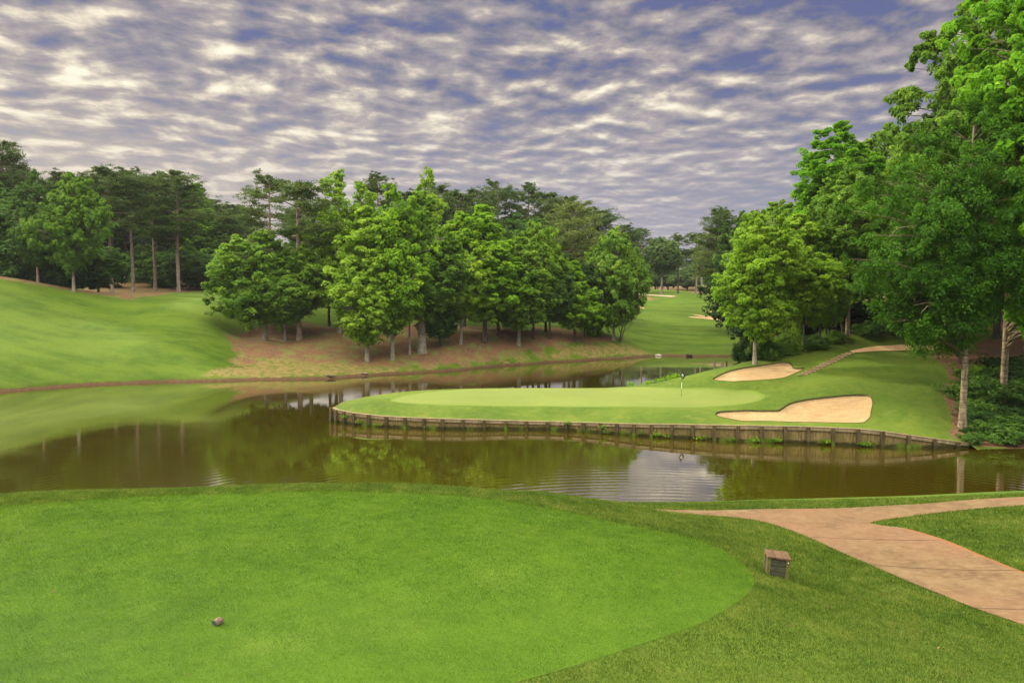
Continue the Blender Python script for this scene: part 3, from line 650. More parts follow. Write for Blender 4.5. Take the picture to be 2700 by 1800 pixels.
# prototypes: key -> (meshes, height, width)
PR = {}
def proto(key, meshes, H, W):
    co = np.empty(len(meshes[1].vertices) * 3, np.float32); meshes[1].vertices.foreach_get('co', co); co = co.reshape(-1, 3)
    H = float(np.percentile(co[:, 2], 99.9))
    if key not in ('near_fine', 'near_bright'): W = float(np.mean([np.percentile(co[:, i], 98.5) - np.percentile(co[:, i], 1.5) for i in (0, 1)]))
    PR[key] = (*meshes, H, W)
for k, sd in enumerate((11, 12, 13)): proto('oval%d' % k, decid(sd, 17, 11, 0.20, 'oval', 440, 160, 0.21, 0.060, leaders=6), 17, 11)
for k, sd in enumerate((21, 22)): proto('broad%d' % k, decid(sd, 15, 13, 0.17, ('tent', 'broad')[k], 480, 165, 0.21, 0.056, leaders=(5, 7)[k]), 15, 13)
for k, sd in enumerate((31, 32)): proto('cone%d' % k, decid(sd, 18, 9, 0.17, ('tent', 'cone')[k], 400, 160, 0.21, 0.068, leaders=5), 18, 9)
proto('col0', decid(41, 19, 8, 0.16, 'column', 360, 150, 0.21, 0.082, gap=0.05, lobes=0.4, leaders=5), 19, 8)
proto('col1', decid(42, 20, 8, 0.16, 'column', 250, 130, 0.21, 0.080, leaders=6, gap=0.15, lobes=0.45), 20, 8)
proto('airy', decid(44, 18, 7, 0.13, 'column', 290, 170, 0.21, 0.095, leaders=3, lobes=0.45, flat=0.75), 18, 7)
proto('grand', decid(45, 19, 9.5, 0.24, 'tent', 420, 165, 0.21, 0.068, leaders=6, trunk=0.42), 19, 9.5)
proto('high0', decid(43, 18, 9, 0.38, 'oval', 300, 150, 0.21, 0.072), 18, 9)
for k, sd in enumerate((51, 52, 53, 54)): proto('pine%d' % k, pine(sd, 27, (9, 10, 8, 11)[k], (0.52, 0.46, 0.58, 0.42)[k], (56, 62, 46, 70)[k], 40), 27, (9, 10, 8, 11)[k])
proto('pinesparse', pine(56, 25, 10, 0.60, 26, 52, trunk=0.27, dead=8), 25, 10)
proto('under0', decid(61, 6, 7, 0.03, 'broad', 90, 120, 0.30, 0.13, trunk=0.08), 6, 7)
proto('under1', decid(62, 8, 6, 0.03, 'oval', 90, 120, 0.30, 0.15, trunk=0.08), 8, 6)
# nearer trees get smaller leaves and more of them
proto('near_light', decid(71, 16, 7.5, 0.16, 'column', 340, 290, 0.16, 0.080, leaders=4, trunk=0.20, sub=6, lobes=0.3, flat=0.7), 16, 7.5)
proto('near_round', decid(72, 15, 8.5, 0.27, 'oval', 370, 290, 0.16, 0.072, leaders=5, trunk=0.19, sub=6, lobes=0.38, flat=0.75), 15, 8.5)
proto('near_tulip', decid(73, 24, 10, 0.15, 'column', 460, 270, 0.19, 0.066, leaders=6, trunk=0.24, sub=6, lobes=0.55, flat=0.7), 24, 10)
proto('near_fine', decid(74, 23, 11.5, 0.27, 'vase', 500, 250, 0.125, 0.056, trunk=0.235, sub=8, lobes=0.6, limbs=5, leaders=6, twigs=0.6, flat=0.95, droop=0.35, shift=(-2.9, 0)), 23, 11.5)
proto('near_bright', decid(75, 33, 13, 0.16, 'column', 640, 260, 0.22, 0.056, leaders=7, trunk=0.27, sub=6, lobes=0.5, flat=0.7, shift=(0.6, -7.5)), 33, 13)
proto('near_bush', decid(76, 2.6, 3.4, 0.02, 'broad', 100, 200, 0.11, 0.13, trunk=0.04, sub=6, lobes=0.6, flat=1.0), 2.6, 3.4)

TREES = []
def tree(key, px, top, width, leaf='mid', bk='dark', py=None, D=None, z='C', name=None, label='', cat='tree', group=None, rot=None, sink=0.15, thick=1.0):
    zf, hf = {'C': (zC, hC), 'B': (zB, hB), 'A': (zA, hA)}[z]
    if py is not None and D is None: x, y, g = hf(px, py)
    else:
        a, _ = ray(px, 900); x, y = a * D, D
        a, _ = ray(px, (top + 850) / 2); x = a * D
        g = float(zf(x, y)[0])
        if z == 'B': g = max(g, float(zC(x, y)[0])) if y > 105 else g
        g = max(g, 0.05)
    _, b = ray(px, top); ztop = CAMZ + b * y
    tm, cm, H, W = PR[key]
    sz = max((ztop - g) / H, 0.1); sx = width * y / F / W
    k = len(TREES)
    nm = name or ('pine_tree' if key.startswith('pine') else ('bush' if key.startswith('under') or 'bush' in key else 'broadleaf_tree'))
    o = bpy.data.objects.new(nm, None); COL.objects.link(o); o.empty_display_size = 0.5
    o.location = (x, y, g - sink); o.rotation_euler[2] = (k * 2.39996) % 6.283 if rot is None else rot; o.scale = (sx, sx, sz)
    for nn, me, mt in (('trunk', tm, MBK[bk]), ('crown', cm, ML[leaf])):
        if nn == 'trunk' and nm == 'bush': nn = 'stem'
        c = bpy.data.objects.new(nn, me); COL.objects.link(c); c.parent = o
        if not me.materials: me.materials.append(mt)
        c.material_slots[0].link = 'OBJECT'; c.material_slots[0].material = mt
        if nn == 'trunk' and thick != 1.0: c.scale = (thick, thick, 1)
    tag(o, label, cat, group); TREES.append(o); return o

G = {'lw': 'trees of the wood on the left', 'cl': 'trees of the central grove', 'rg': 'ridge pines behind the grove', 'fr': 'trees beyond the far fairway', 'rt': 'trees on the right bank', 'us': 'bushes along the wood edge'}
ROWS = [
 # key, px, top, width, leaf, bark, py, D, z, group, label
 # ---- wood on the left, front row
 ('oval0', 2, 478, 190, 'deep', 'dark', None, 122, 'C', 'lw', 'dense dark rounded tree cut by the left frame edge at the crest of the slope'),
 ('pine0', 14, 366, 120, 'pine', 'pine', None, 150, 'C', 'lw', 'tallest pine at the left frame edge, standing up over the dark rounded tree'),
 ('col0', 97, 448, 100, 'deep', 'pine', None, 113, 'C', 'lw', 'narrow green tree with thin pale stems left of the big bushy tree on the crest'),
 ('oval1', 190, 455, 155, 'mid', 'grey', None, 111, 'C', 'lw', 'big bushy broadleaf tree left of the four bare pine trunks'),
 ('pine1', 291, 437, 150, 'pine', 'pine', None, 133, 'C', 'lw', 'pine with the thickest pale bare trunk, first of the four front pines on the left'),
 ('pine2', 347, 440, 110, 'pine', 'pine', None, 138, 'C', 'lw', 'second of the four front pines, a straight bare trunk beside the thickest one'),
 ('pine0', 406, 452, 120, 'pine', 'pine', None, 146, 'C', 'lw', 'third of the four front pines, slender with a thin high crown'),
 ('pine3', 468, 450, 165, 'pine', 'pine', None, 142, 'C', 'lw', 'fourth of the front pines, pale dead limbs halfway up its trunk'),
 ('cone0', 528, 483, 120, 'mid', 'dark', 752, None, 'C', 'lw', 'green tree sloping down at the right end of the left wood beside the pines'),
 ('oval2', 582, 560, 110, 'deep', 'dark', 746, None, 'C', 'lw', 'lower dark tree behind the tip of the mulched slope, right of the pines'),
 ('pine1', 610, 535, 120, 'pine', 'dark', None, 190, 'C', 'lw', 'hazy pine top dipping towards the gap beside the central grove'),
 ('pine3', 655, 548, 110, 'pine', 'dark', None, 200, 'C', 'lw', 'rounded pine top at the lowest point of the skyline gap'),
 ('pine2', 552, 520, 100, 'pine', 'dark', None, 185, 'C', 'lw', 'pine top just left of the hazy pine in the skyline gap'),
 # ---- central grove
 ('broad0', 700, 606, 250, 'mid', 'grey', 897, None, 'C', 'cl', 'big round spreading tree at the left end of the central grove over the brown mulch'),
 ('oval2', 752, 655, 165, 'mid', 'grey', 898, None, 'C', 'cl', 'rounded tree merged with the big round one, touching the tall bare pine trunk'),
 ('pinesparse', 789, 474, 190, 'pine', 'pine', 896, None, 'C', 'cl', 'tall pine with a long bare reddish trunk rising behind the round tree'),
 ('pinesparse', 712, 453, 140, 'pine', 'pine', None, 128, 'C', 'cl', 'slender pine with an open tufted top left of the tall bare pine'),
 ('pine1', 815, 530, 140, 'pine', 'dark', None, 122, 'C', 'cl', 'dark pine mass filling in right of the tall bare pine trunk'),
 ('high0', 868, 600, 130, 'deep', 'dark', 859, None, 'C', 'cl', 'dark crowned tree on a thin black trunk with bright fairway behind its foot'),
 ('col1', 897, 448, 150, 'fresh', 'grey', 878, None, 'C', 'cl', 'tall airy light green tree whose ragged tip pokes the sky right of the two pines'),
 ('pine2', 998, 453, 100, 'pine', 'pine', None, 135, 'C', 'cl', 'rounded pine top showing above the bright tulip trees'),
 ('airy', 968, 543, 140, 'lime', 'grey', 954, None, 'C', 'cl', 'brightest yellow green tree in front of the grove, foliage almost to the ground'),
 ('col0', 1035, 487, 160, 'bright', 'grey', 950, None, 'C', 'cl', 'light green tall tree directly behind and right of the brightest tree'),
 ('col1', 955, 478, 150, 'fresh', 'grey', None, 112, 'C', 'cl', 'leafy light tree filling the back of the brightest tree'),
 ('high0', 1080, 520, 110, 'mid', 'pine', 936, None, 'C', 'cl', 'thin leaning brown trunked tree left of the flared grey trunk'),
 ('grand', 1112, 505, 180, 'mid', 'grey', 930, None, 'C', 'cl', 'big tree with the thick flared grey trunk in the middle of the grove'),
 ('col1', 1135, 441, 120, 'fresh', 'grey', None, 122, 'C', 'cl', 'gnarled half bare tree top, highest point of the central grove'),
 ('oval0', 1215, 556, 180, 'fresh', 'grey', 908, None, 'C', 'cl', 'broad mid green tree right of the flared trunk, light on its upper left'),
 ('cone0', 1160, 760, 95, 'deep', 'dark', 914, None, 'C', 'cl', 'small dark low tree under the flared trunk tree'),
 ('cone0', 1278, 540, 190, 'bright', 'dark', 903, None, 'C', 'cl', 'pointed tree with a sunlit yellow green peak in the grove centre'),
 ('oval2', 1313, 620, 150, 'deep', 'dark', 886, None, 'C', 'cl', 'dark tree set back between the sunlit peaks'),
 ('cone1', 1368, 612, 145, 'mid', 'grey', 911, None, 'C', 'cl', 'pyramid shaped tree, leafy to low down, right of the grove centre'),
 ('oval1', 1405, 582, 140, 'lime', 'dark', 894, None, 'C', 'cl', 'tree with rounded bright lime top behind the pyramid shaped tree'),
 ('oval0', 1450, 640, 120, 'deep', 'dark', 893, None, 'C', 'cl', 'dark tree with paired thin stems right of the lime topped one'),
 ('cone0', 1515, 686, 115, 'bright', 'dark', 899, None, 'C', 'cl', 'small bright pointed tree near the right end of the grove'),
 ('under1', 1560, 735, 75, 'mid', 'dark', 886, None, 'C', 'cl', 'little bright tree touching the small pointed one on its right'),
 ('broad1', 1618, 606, 160, 'mid', 'grey', 898, None, 'C', 'cl', 'large domed green tree at the right end of the grove behind the bare tree'),
 ('pine3', 1512, 528, 160, 'olive', 'pine', None, 138, 'C', 'cl', 'pale olive pine with a forked trunk above the small pointed tree'),
 ('pine0', 1562, 540, 130, 'pine', 'pine', None, 150, 'C', 'cl', 'dark layered pine reaching right beside the pale olive pine'),
 # ---- ridge behind the grove
 ('pine1', 1070, 500, 130, 'pine', 'pine', None, 160, 'C', 'rg', 'ridge pine behind the gnarled tree top'),
 ('pine3', 1215, 503, 170, 'pine', 'pine', None, 152, 'C', 'rg', 'wide dark ridge pine right of the gnarled tree top'),
 ('pine0', 1313, 473, 95, 'pine', 'pine', None, 158, 'C', 'rg', 'narrow ridge pine, first of two peaks on the skyline'),
 ('pine2', 1392, 480, 85, 'pine', 'pine', None, 162, 'C', 'rg', 'second narrow ridge pine peak, slightly right and lower'),
 ('pine1', 1262, 495, 120, 'pine', 'pine', None, 170, 'C', 'rg', 'rounded ridge pine left of the two narrow peaks'),
 ('pine3', 1442, 507, 130, 'pine', 'pine', None, 160, 'C', 'rg', 'rounded ridge pine just right of the two narrow peaks'),
 ('pine0', 1488, 514, 120, 'pine', 'pine', None, 165, 'C', 'rg', 'ridge pine behind the pale olive pine'),
 ('pine1', 1160, 485, 110, 'pine', 'pine', None, 175, 'C', 'rg', 'ridge pine hidden low behind the grove top'),
 # ---- beyond the far fairway
 ('pine1', 1640, 588, 100, 'pine', 'pine', None, 215, 'C', 'fr', 'pine behind the domed tree, first beyond the far fairway'),
 ('pine3', 1693, 600, 85, 'pine', 'pine', None, 232, 'C', 'fr', 'far pine left of the twin trunked tree with a full round head'),
 ('high0', 1745, 625, 95, 'far', 'grey', None, 222, 'C', 'fr', 'twin stemmed leafy tree standing alone at the head of the far fairway'),
 ('pinesparse', 1788, 614, 62, 'pine', 'dark', None, 224, 'C', 'fr', 'slim dark trunked pine just right of the twin stemmed tree'),
 ('pinesparse', 1836, 611, 75, 'pine', 'grey', None, 226, 'C', 'fr', 'pine with a pale straight trunk, rightmost of the lone far pines'),
 ('pine2', 1850, 640, 60, 'pine', 'grey', None, 245, 'C', 'fr', 'thin pine right behind the pale straight trunk'),
 ('pine1', 1908, 543, 110, 'pine', 'pine', None, 160, 'C', 'fr', 'tall feathery pine on the skyline left of the light green bank tree'),
 ('pine3', 1888, 600, 110, 'olive', 'pine', None, 172, 'C', 'fr', 'olive grey pine mass below the feathery skyline pine'),
 ('col0', 1920, 640, 60, 'dark', 'dark', None, 148, 'C', 'fr', 'black green cedar shape at the right edge of the far fairway'),
 ('cone1', 1955, 560, 110, 'deep', 'dark', None, 142, 'C', 'fr', 'dark tree behind the light green bank tree'),
 # ---- right bank
 ('near_light', 1990, 560, 155, 'lime', 'grey', 960, None, 'B', 'rt', 'light yellow green tree on one grey trunk at the left end of the right bank'),
 ('near_round', 2095, 560, 215, 'fresh', 'grey', 930, None, 'B', 'rt', 'tree with pale cream tipped leaves over a vine wrapped trunk'),
 ('oval2', 2050, 545, 190, 'mid', 'dark', None, 84, 'B', 'rt', 'green tree behind the cream tipped one'),
 ('near_tulip', 2205, 320, 250, 'vivid', 'dark', None, 84, 'B', 'rt', 'tall bright tree with lobed outline and peaked tip left of the feathery tree'),
 ('near_tulip', 2115, 480, 190, 'fresh', 'dark', None, 88, 'B', 'rt', 'bright shoulder high tree stepping down left of the peaked one'),
 ('high0', 2235, 440, 210, 'mid', 'pale', 901, None, 'B', 'rt', 'tree on a stout pale trunk at the top of the wooden steps'),
 ('oval0', 2160, 610, 160, 'mid', 'dark', 916, None, 'B', 'rt', 'dark stemmed tree left of the leaning trunk'),
 ('near_fine', 2537, 262, 420, 'fern', 'pale', 1128, None, 'B', 'rt', 'big feathery tree with drooping boughs on a ringed pale trunk by the water'),
 ('near_bright', 2645, -170, 430, 'vivid', 'pale', 1090, None, 'B', 'rt', 'towering bright large leaved tree filling the right frame edge'),
 ('near_tulip', 2560, -60, 280, 'mid', 'dark', None, 68, 'B', 'rt', 'very tall darker tree behind the towering bright one'),
 ('oval1', 2330, 330, 260, 'mid', 'dark', None, 92, 'B', 'rt', 'tree filling in behind the feathery tree'),
 ('oval0', 2480, 250, 300, 'deep', 'dark', None, 88, 'B', 'rt', 'dark high tree between the feathery and the towering trees'),
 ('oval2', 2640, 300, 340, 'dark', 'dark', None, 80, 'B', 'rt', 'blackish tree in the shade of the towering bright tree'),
]
ROT = {}
for i, (key, px, top, w, leaf, bk, py, D, z, g, lab) in enumerate(ROWS):
    o = tree(key, px, top, w, leaf, bk, py, D, z, label=lab, group=G[g], rot=0.0 if key in ('near_fine', 'near_bright') else None)
# deep rows: only bits of crown show, nothing tells them apart
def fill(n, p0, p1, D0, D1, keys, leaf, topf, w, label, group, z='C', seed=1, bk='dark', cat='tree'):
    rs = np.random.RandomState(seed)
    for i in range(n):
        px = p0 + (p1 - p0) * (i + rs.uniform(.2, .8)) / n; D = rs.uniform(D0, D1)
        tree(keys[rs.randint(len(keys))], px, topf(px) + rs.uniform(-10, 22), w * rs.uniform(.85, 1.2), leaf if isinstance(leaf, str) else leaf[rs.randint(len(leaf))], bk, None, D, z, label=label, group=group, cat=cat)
skyL = lambda p: float(np.interp(p, [-150, 0, 60, 130, 200, 260, 400, 500, 560, 620, 680], [370, 420, 425, 450, 470, 455, 465, 470, 530, 560, 575]))
skyC = lambda p: float(np.interp(p, [640, 700, 800, 900, 1000, 1150, 1250, 1400, 1500, 1600, 1700], [580, 530, 540, 530, 520, 510, 510, 520, 540, 590, 620]))
skyR = lambda p: float(np.interp(p, [1900, 2000, 2100, 2200, 2400, 2500, 2700], [640, 640, 560, 480, 380, 300, 200]))
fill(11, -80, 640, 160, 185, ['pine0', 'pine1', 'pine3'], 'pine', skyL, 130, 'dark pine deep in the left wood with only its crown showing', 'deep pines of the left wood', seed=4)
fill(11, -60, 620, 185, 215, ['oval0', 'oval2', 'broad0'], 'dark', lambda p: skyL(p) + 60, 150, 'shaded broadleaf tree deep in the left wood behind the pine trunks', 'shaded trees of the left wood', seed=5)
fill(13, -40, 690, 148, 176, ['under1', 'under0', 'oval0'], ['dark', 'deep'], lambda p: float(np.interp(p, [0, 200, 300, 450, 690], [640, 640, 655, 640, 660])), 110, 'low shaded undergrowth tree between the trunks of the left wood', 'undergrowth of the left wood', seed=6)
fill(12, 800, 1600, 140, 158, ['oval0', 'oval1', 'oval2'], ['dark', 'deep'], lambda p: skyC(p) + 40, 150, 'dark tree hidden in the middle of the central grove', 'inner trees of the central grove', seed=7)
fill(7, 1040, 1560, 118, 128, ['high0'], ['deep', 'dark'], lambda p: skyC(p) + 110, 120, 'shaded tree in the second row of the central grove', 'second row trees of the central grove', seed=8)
fill(9, 1560, 1960, 275, 320, ['oval0', 'broad0', 'oval1'], 'far', lambda p: 690, 90, 'hazy leafy tree closing off the view beyond the far fairway', 'backdrop trees beyond the far fairway', seed=9)
fill(9, 1580, 1950, 330, 380, ['pine0', 'pine1', 'pine3'], 'pine', lambda p: 652, 70, 'hazy pine in the wood beyond the far fairway', 'backdrop pines beyond the far fairway', seed=10)
fill(9, 1990, 2720, 98, 118, ['oval0', 'oval1', 'oval2'], ['deep', 'mid', 'dark'], skyR, 220, 'dark tree deep in the wood on the right bank', 'deep trees of the right bank', z='B', seed=11)
fill(8, 2010, 2700, 84, 96, ['under0', 'under1'], ['dark', 'deep'], lambda p: float(np.interp(p, [2000, 2300, 2700], [800, 780, 740])), 150, 'leafy undergrowth bush between the trunks on the right bank hill', 'undergrowth of the right bank', z='B', seed=12, cat='bush')
fill(7, -60, 285, 116, 128, ['under1', 'oval2', 'under0'], ['dark', 'deep'], lambda p: float(np.interp(p, [0, 280], [575, 640])), 120, 'dark leafy undergrowth tree behind the crest below the bushy trees', 'undergrowth behind the crest', seed=16)
fill(6, -700, -140, 115, 140, ['oval0', 'pine1'], 'deep', lambda p: 420, 200, 'tree of the left wood beyond the frame edge', 'trees left of the frame', seed=13)
fill(5, 2850, 3500, 56, 70, ['oval0', 'oval1'], 'mid', lambda p: 0, 420, 'tree of the right bank beyond the frame edge', 'trees right of the frame', z='B', seed=14)
for px, py, top, w, leaf, lab in [
    (1962, 925, 868, 60, 'deep', 'small leafy bush at the waterline left of the vine wrapped trunk'), (2018, 945, 868, 90, 'mid', 'spreading bush at the foot of the vine wrapped tree'), (2070, 935, 850, 70, 'fresh', 'bright bush touching the vine wrapped trunk'),
    (2140, 918, 870, 90, 'mid', 'low bush between the two dark thin trunks'), (2200, 900, 860, 90, 'fresh', 'low bush at the foot of the leaning dark trunk'), (2290, 884, 830, 110, 'mid', 'bush right of the stout pale trunk above the clay track'),
    (2365, 884, 820, 100, 'deep', 'dark bush above the clay track behind the hanging boughs'),
    (2600, 1065, 980, 150, 'mid', 'large tangled bush right of the ringed trunk'), (2680, 1060, 960, 170, 'deep', 'dark tangled bush at the right frame edge'), (2610, 1120, 1070, 110, 'deep', 'low weedy bush below the large tangled one'),
    (2560, 1165, 1128, 70, 'mid', 'small weedy bush near the end of the timber wall'), (2650, 1160, 1105, 110, 'mid', 'weedy bush on the right shore above the red mud'), (2590, 1005, 955, 110, 'fresh', 'light bush up the bank behind the ringed trunk'),
    (2545, 1140, 1118, 34, 'deep', 'tuft of leaves at the very foot of the ringed trunk'), (2700, 1120, 1060, 110, 'deep', 'bush at the right frame edge over the mud'),
    (2625, 1030, 960, 120, 'mid', 'leafy bush between the ringed trunk and the second pale trunk'), (2672, 1005, 930, 150, 'deep', 'dark bush higher up the bank at the right frame edge'), (2585, 1100, 1045, 90, 'mid', 'bush just right of the ringed trunk, above the weedy ones'), (2640, 1140, 1085, 120, 'mid', 'bush in the middle of the right shore thicket')]:
    tree('near_bush', px, top + (py - top) * (0.05 if px > 2565 else 0.15), w * (1.2 if px > 2565 else 0.85), {'fresh': 'mid', 'mid': 'deep', 'deep': 'dark'}[leaf], 'dark', py, None, 'B', label=lab, cat='bush', group='bushes of the right bank', sink=0.1)
# ------------------------------------------------------------------ bare tree at the right end of the grove
def bare_tree(x, y, g, H):
    rs = np.random.RandomState(77); mb = MB(); root = link('bare_tree', None, None, (x, y, g - 0.1))
    def grow(p, d, L, r, depth):
        n = 5; pts = [p]; q = p.copy(); dd_ = d.copy()
        for i in range(n):
            dd_ = dd_ + rs.normal(0, 0.10, 3) + np.array([0, 0, 0.05]); dd_ /= np.linalg.norm(dd_); q = q + dd_ * L / n; pts.append(q.copy())
        mb.tube(pts, np.linspace(r, r * 0.45, n + 1), 5 if depth < 2 else 3, False)
        if depth >= 5: return
        for i in range(3 if depth else 4):
            k = rs.randint(2, n + 1) if i else n; s = pts[k]; nd = dd_ * 0.9 + rs.normal(0, 0.42, 3); nd[2] = abs(nd[2]) * 0.8 + 0.1 if depth < 3 else nd[2]; nd /= np.linalg.norm(nd)
            grow(s, nd, L * rs.uniform(0.55, 0.78), r * 0.5, depth + 1)
    mb_t = mb; grow(np.array([0., 0, 0]), np.array([0.1, 0, 1.0]), H * 0.32, 0.16, 0); grow(np.array([0.2, 0, 0.3]), np.array([0.45, 0, 0.9]), H * 0.34, 0.10, 1)
    o = mb.build('trunk', MBK['dark'], root, True)
    tag(root, 'bare leafless tree with fine twigs in front of the domed tree', 'tree', G['cl']); return root
x, y, g = hC(1634, 903); bare_tree(x, y, g, 11.0)

# pale dead limbs across the feathery tree

# leaning dark trunks on the right bank: slim trees whose crowns merge overhead
for px, py, top, w, lab, ln in [(2177, 906, 600, 110, 'thin dark straight trunked tree between the hill trees', 0), (2118, 927, 620, 100, 'thin dark tree just right of the vine wrapped trunk', 0), (2226, 903, 620, 120, 'dark trunk leaning left at the top of the hill', -0.16)]:
    o = tree('high0', px, top, w, 'deep', 'dark', py, None, 'B', label=lab, group=G['rt'])
    if ln: o.rotation_euler = (0, ln, 0)

# vine on the trunk
def leaf_cloud(name, C, size, mat, parent=None, seed=1, kind=None):
    rs = np.random.RandomState(seed); n = len(C); N = rs.normal(size=(n, 3)) + np.array([0, -0.4, 0.5])
    me = leaves_mesh(name, C, N, size, np.clip(rs.normal(0.5, 0.15, n), 0, 1), 1.4, rs, mat); return link(name, me, parent)
x, y, g = hB(2104, 930); rs = np.random.RandomState(8); n = 900; h = rs.uniform(0, 3.6, n) ** 1.0; a = rs.uniform(0, 6.28, n); r = 0.30 + 0.28 * rs.rand(n) * (1.1 - h / 4.5)
C = np.c_[x - 0.25 + np.cos(a) * r, y + np.sin(a) * r - 0.1, g + h]
o = leaf_cloud('vine', C, 0.15, ML['bright'], seed=3); tag(o, 'bright leafy vine climbing a trunk on the right bank', 'vine')

# weeds on the back edge of the green and on the wall
def weed(x, y, z, h, n, mat, label, cat, name, group, seed, spread=0.25, leaf=0.09):
    rs = np.random.RandomState(seed); mb = MB(); root = link(name, None, None, (x, y, z)); C = []
    for i in range(n):
        a = rs.uniform(0, 6.28); r = spread * rs.rand() ** .5; hh = h * rs.uniform(.5, 1); b = np.array([math.cos(a) * r, math.sin(a) * r, 0]); e = b * 1.3 + np.array([rs.normal(0, .1) * h, rs.normal(0, .1) * h, hh])
        mb.tube([b, (b + e) / 2 + rs.normal(0, .02, 3), e], [.008, .006, .003], 3, False)
        for j in range(9): u = rs.uniform(.15, 1.05); C.append(b * (1 - u) + e * u + rs.normal(0, .05, 3) * (0.4 + h))
    leaf_cloud('foliage', np.array(C), leaf, ML[mat], root, seed)
    tag(root, label, cat, group)
for i, (px, h) in enumerate([(1667, 0.42), (1700, 0.3), (1716, 0.32), (1740, 0.35), (1757, 0.5), (1772, 0.6), (1786, 0.5)]):
    b = np.array(BACK[0]); x = ray(px, 1015)[0] * 66.6; y = 66.6 + 0.0; yy = float(np.interp(x, [BACK[1][0], BACK[0][0], 16], [BACK[1][1], BACK[0][1], 67.0])) - 0.1
    weed(x, yy, float(zB(x, yy)[0]) - 0.03, h, 14, 'bright', 'tuft of pale green weeds on the back edge of the green against the water', 'weed', 'weed', 'weeds behind the green', 20 + i, 0.35)
for i, (px, f, n) in enumerate([(948, 0.2, 10), (1000, .1, 8), (1498, .7, 12), (1585, .5, 10), (1600, .1, 8), (1732, .15, 14), (1690, .2, 6), (1760, .1, 8), (1925, .06, 12), (1990, .06, 14), (2035, .06, 16), (2052, .1, 12), (2165, .08, 16), (2180, .1, 12), (2270, .1, 14), (2286, .07, 14), (910, .5, 8), (1845, .06, 10)]):
    k = max(j for j in range(len(POSTS) - 1) if POSTS[j][0] <= px); u = (px - POSTS[k][0]) / (POSTS[k + 1][0] - POSTS[k][0]); A_ = np.array(WALL[k]); B_ = np.array(WALL[k + 1]); p = A_ + (B_ - A_) * u
    rs = np.random.RandomState(40 + i); m = n * 5; C = np.c_[p[0] + rs.normal(0, .17, m), p[1] - 0.13 - rs.rand(m) * .12, 0.03 + p[2] * f + np.abs(rs.normal(0, .12, m))]
    o = leaf_cloud('weed', C, 0.085, ML['fresh' if i % 2 else 'mid'], seed=60 + i); tag(o, 'small leafy weed sprouting from the face of the timber wall', 'weed', 'weeds on the timber wall')

# ------------------------------------------------------------------ timber retaining wall
def wall_mat(name, c1, c2, c3):
    m, t = new_mat(name); p = t.pos(); z = t.n('ShaderNodeSeparateXYZ', {0: p}).outputs[2]
    n = t.noise(t.scale(p, (1, 1, 0.12)), 9, 5, 0.7); g = t.noise(p, 1.3, 5, 0.7)
    col = t.mix(t.sstep(n, .35, .65), c1, c2); col = t.mix(t.math('MULTIPLY', t.sstep(g, .42, .62), .55), col, c3)
    zz = t.math('ADD', z, t.math('MULTIPLY', t.math('SUBTRACT', t.noise(p, 2.2, 5, .75), .5), .45))
    col = t.mix(t.sstep(zz, .30, .12), col, (0.035, 0.035, 0.010))
    moss = t.math('MULTIPLY', t.sstep(zz, .38, .22), t.sstep(t.noise(p, .8, 4), .5, .62)); col = t.mix(moss, col, (0.09, 0.14, 0.015))
    t.out(t.pbr(col, 0.9, t.bump(n, .6, .03), .15)); return m
MW_P = wall_mat('wall boards', (0.115, 0.086, 0.033), (0.25, 0.19, 0.080), (0.10, 0.095, 0.024))
MW_R = wall_mat('wall rails', (0.20, 0.15, 0.085), (0.34, 0.27, 0.16), (0.13, 0.12, 0.06))
MW_T = wall_mat('wall posts', (0.055, 0.038, 0.018), (0.13, 0.10, 0.052), (0.055, 0.052, 0.018))
wroot = link('retaining_wall', None, None, (WALL[0][0], WALL[0][1], 0)); tag(wroot, 'long low timber retaining wall of posts and boards round the green at the water', 'retaining wall')
bpy.context.view_layer.update()
off = np.array([WALL[0][0], WALL[0][1], 0.0])
line = [np.array(p) for p in WALL]; back = [np.array((p[0], p[1], p[2] - 0.02)) for p in WALLB][::-1]
allp = line; rs = np.random.RandomState(9)
def seg_parts(P, outward_sign, rail=True):
    for i in range(len(P) - 1):
        a, b = P[i] - off, P[i + 1] - off; a[2] = b[2] = 0; d = b - a; d[2] = 0; L = np.linalg.norm(d); d /= L; nrm = np.array([d[1], -d[0], 0]) * outward_sign
        za, zb = P[i][2], P[i + 1][2]
        def slab(name, back_, thick, z0a, z1a, z0b, z1b, mat):
            m = MB(); o1 = nrm * back_; o2 = nrm * (back_ + thick); e = d * 0.0
            v = [a + o1, b + o1, b + o2, a + o2]
            V = [(q[0], q[1], z) for q, z in zip(v, (z0a, z0b, z0b, z0a))] + [(q[0], q[1], z) for q, z in zip(v, (z1a, z1b, z1b, z1a))]
            m.add(V, [(0, 3, 2, 1), (4, 5, 6, 7), (0, 1, 5, 4), (1, 2, 6, 5), (2, 3, 7, 6), (3, 0, 4, 7)]); return m.build(name, mat, wroot)
        slab('board_panel', -0.10, 0.05, -0.5, za - .06, -0.5, zb - .06, MW_P)
        if rail:
            slab('rail', -0.046, 0.075, za - 0.27, za - 0.075, zb - 0.27, zb - 0.075, MW_R)
            slab('cap_board', -0.20, 0.25, za - 0.056, za - 0.018, zb - 0.056, zb - 0.018, MW_R)
        m = MB(); hh = P[i][2]; ax = [d, nrm, np.array([0, 0, 1.])]; tilt = rs.normal(0, 0.012, 2); ax[2] = ax[2] + d * tilt[0] + nrm * tilt[1]
        m.box(a + nrm * 0.10 + np.array([0, 0, (hh - 0.02 - 0.7) / 2]), (0.24, 0.21, hh - 0.02 + 0.7), ax); m.build('post', MW_T, wroot, bevel=0.02)
seg_parts(line, 1.0); seg_parts(back[:-1] + [back[-1]], -1.0, True)

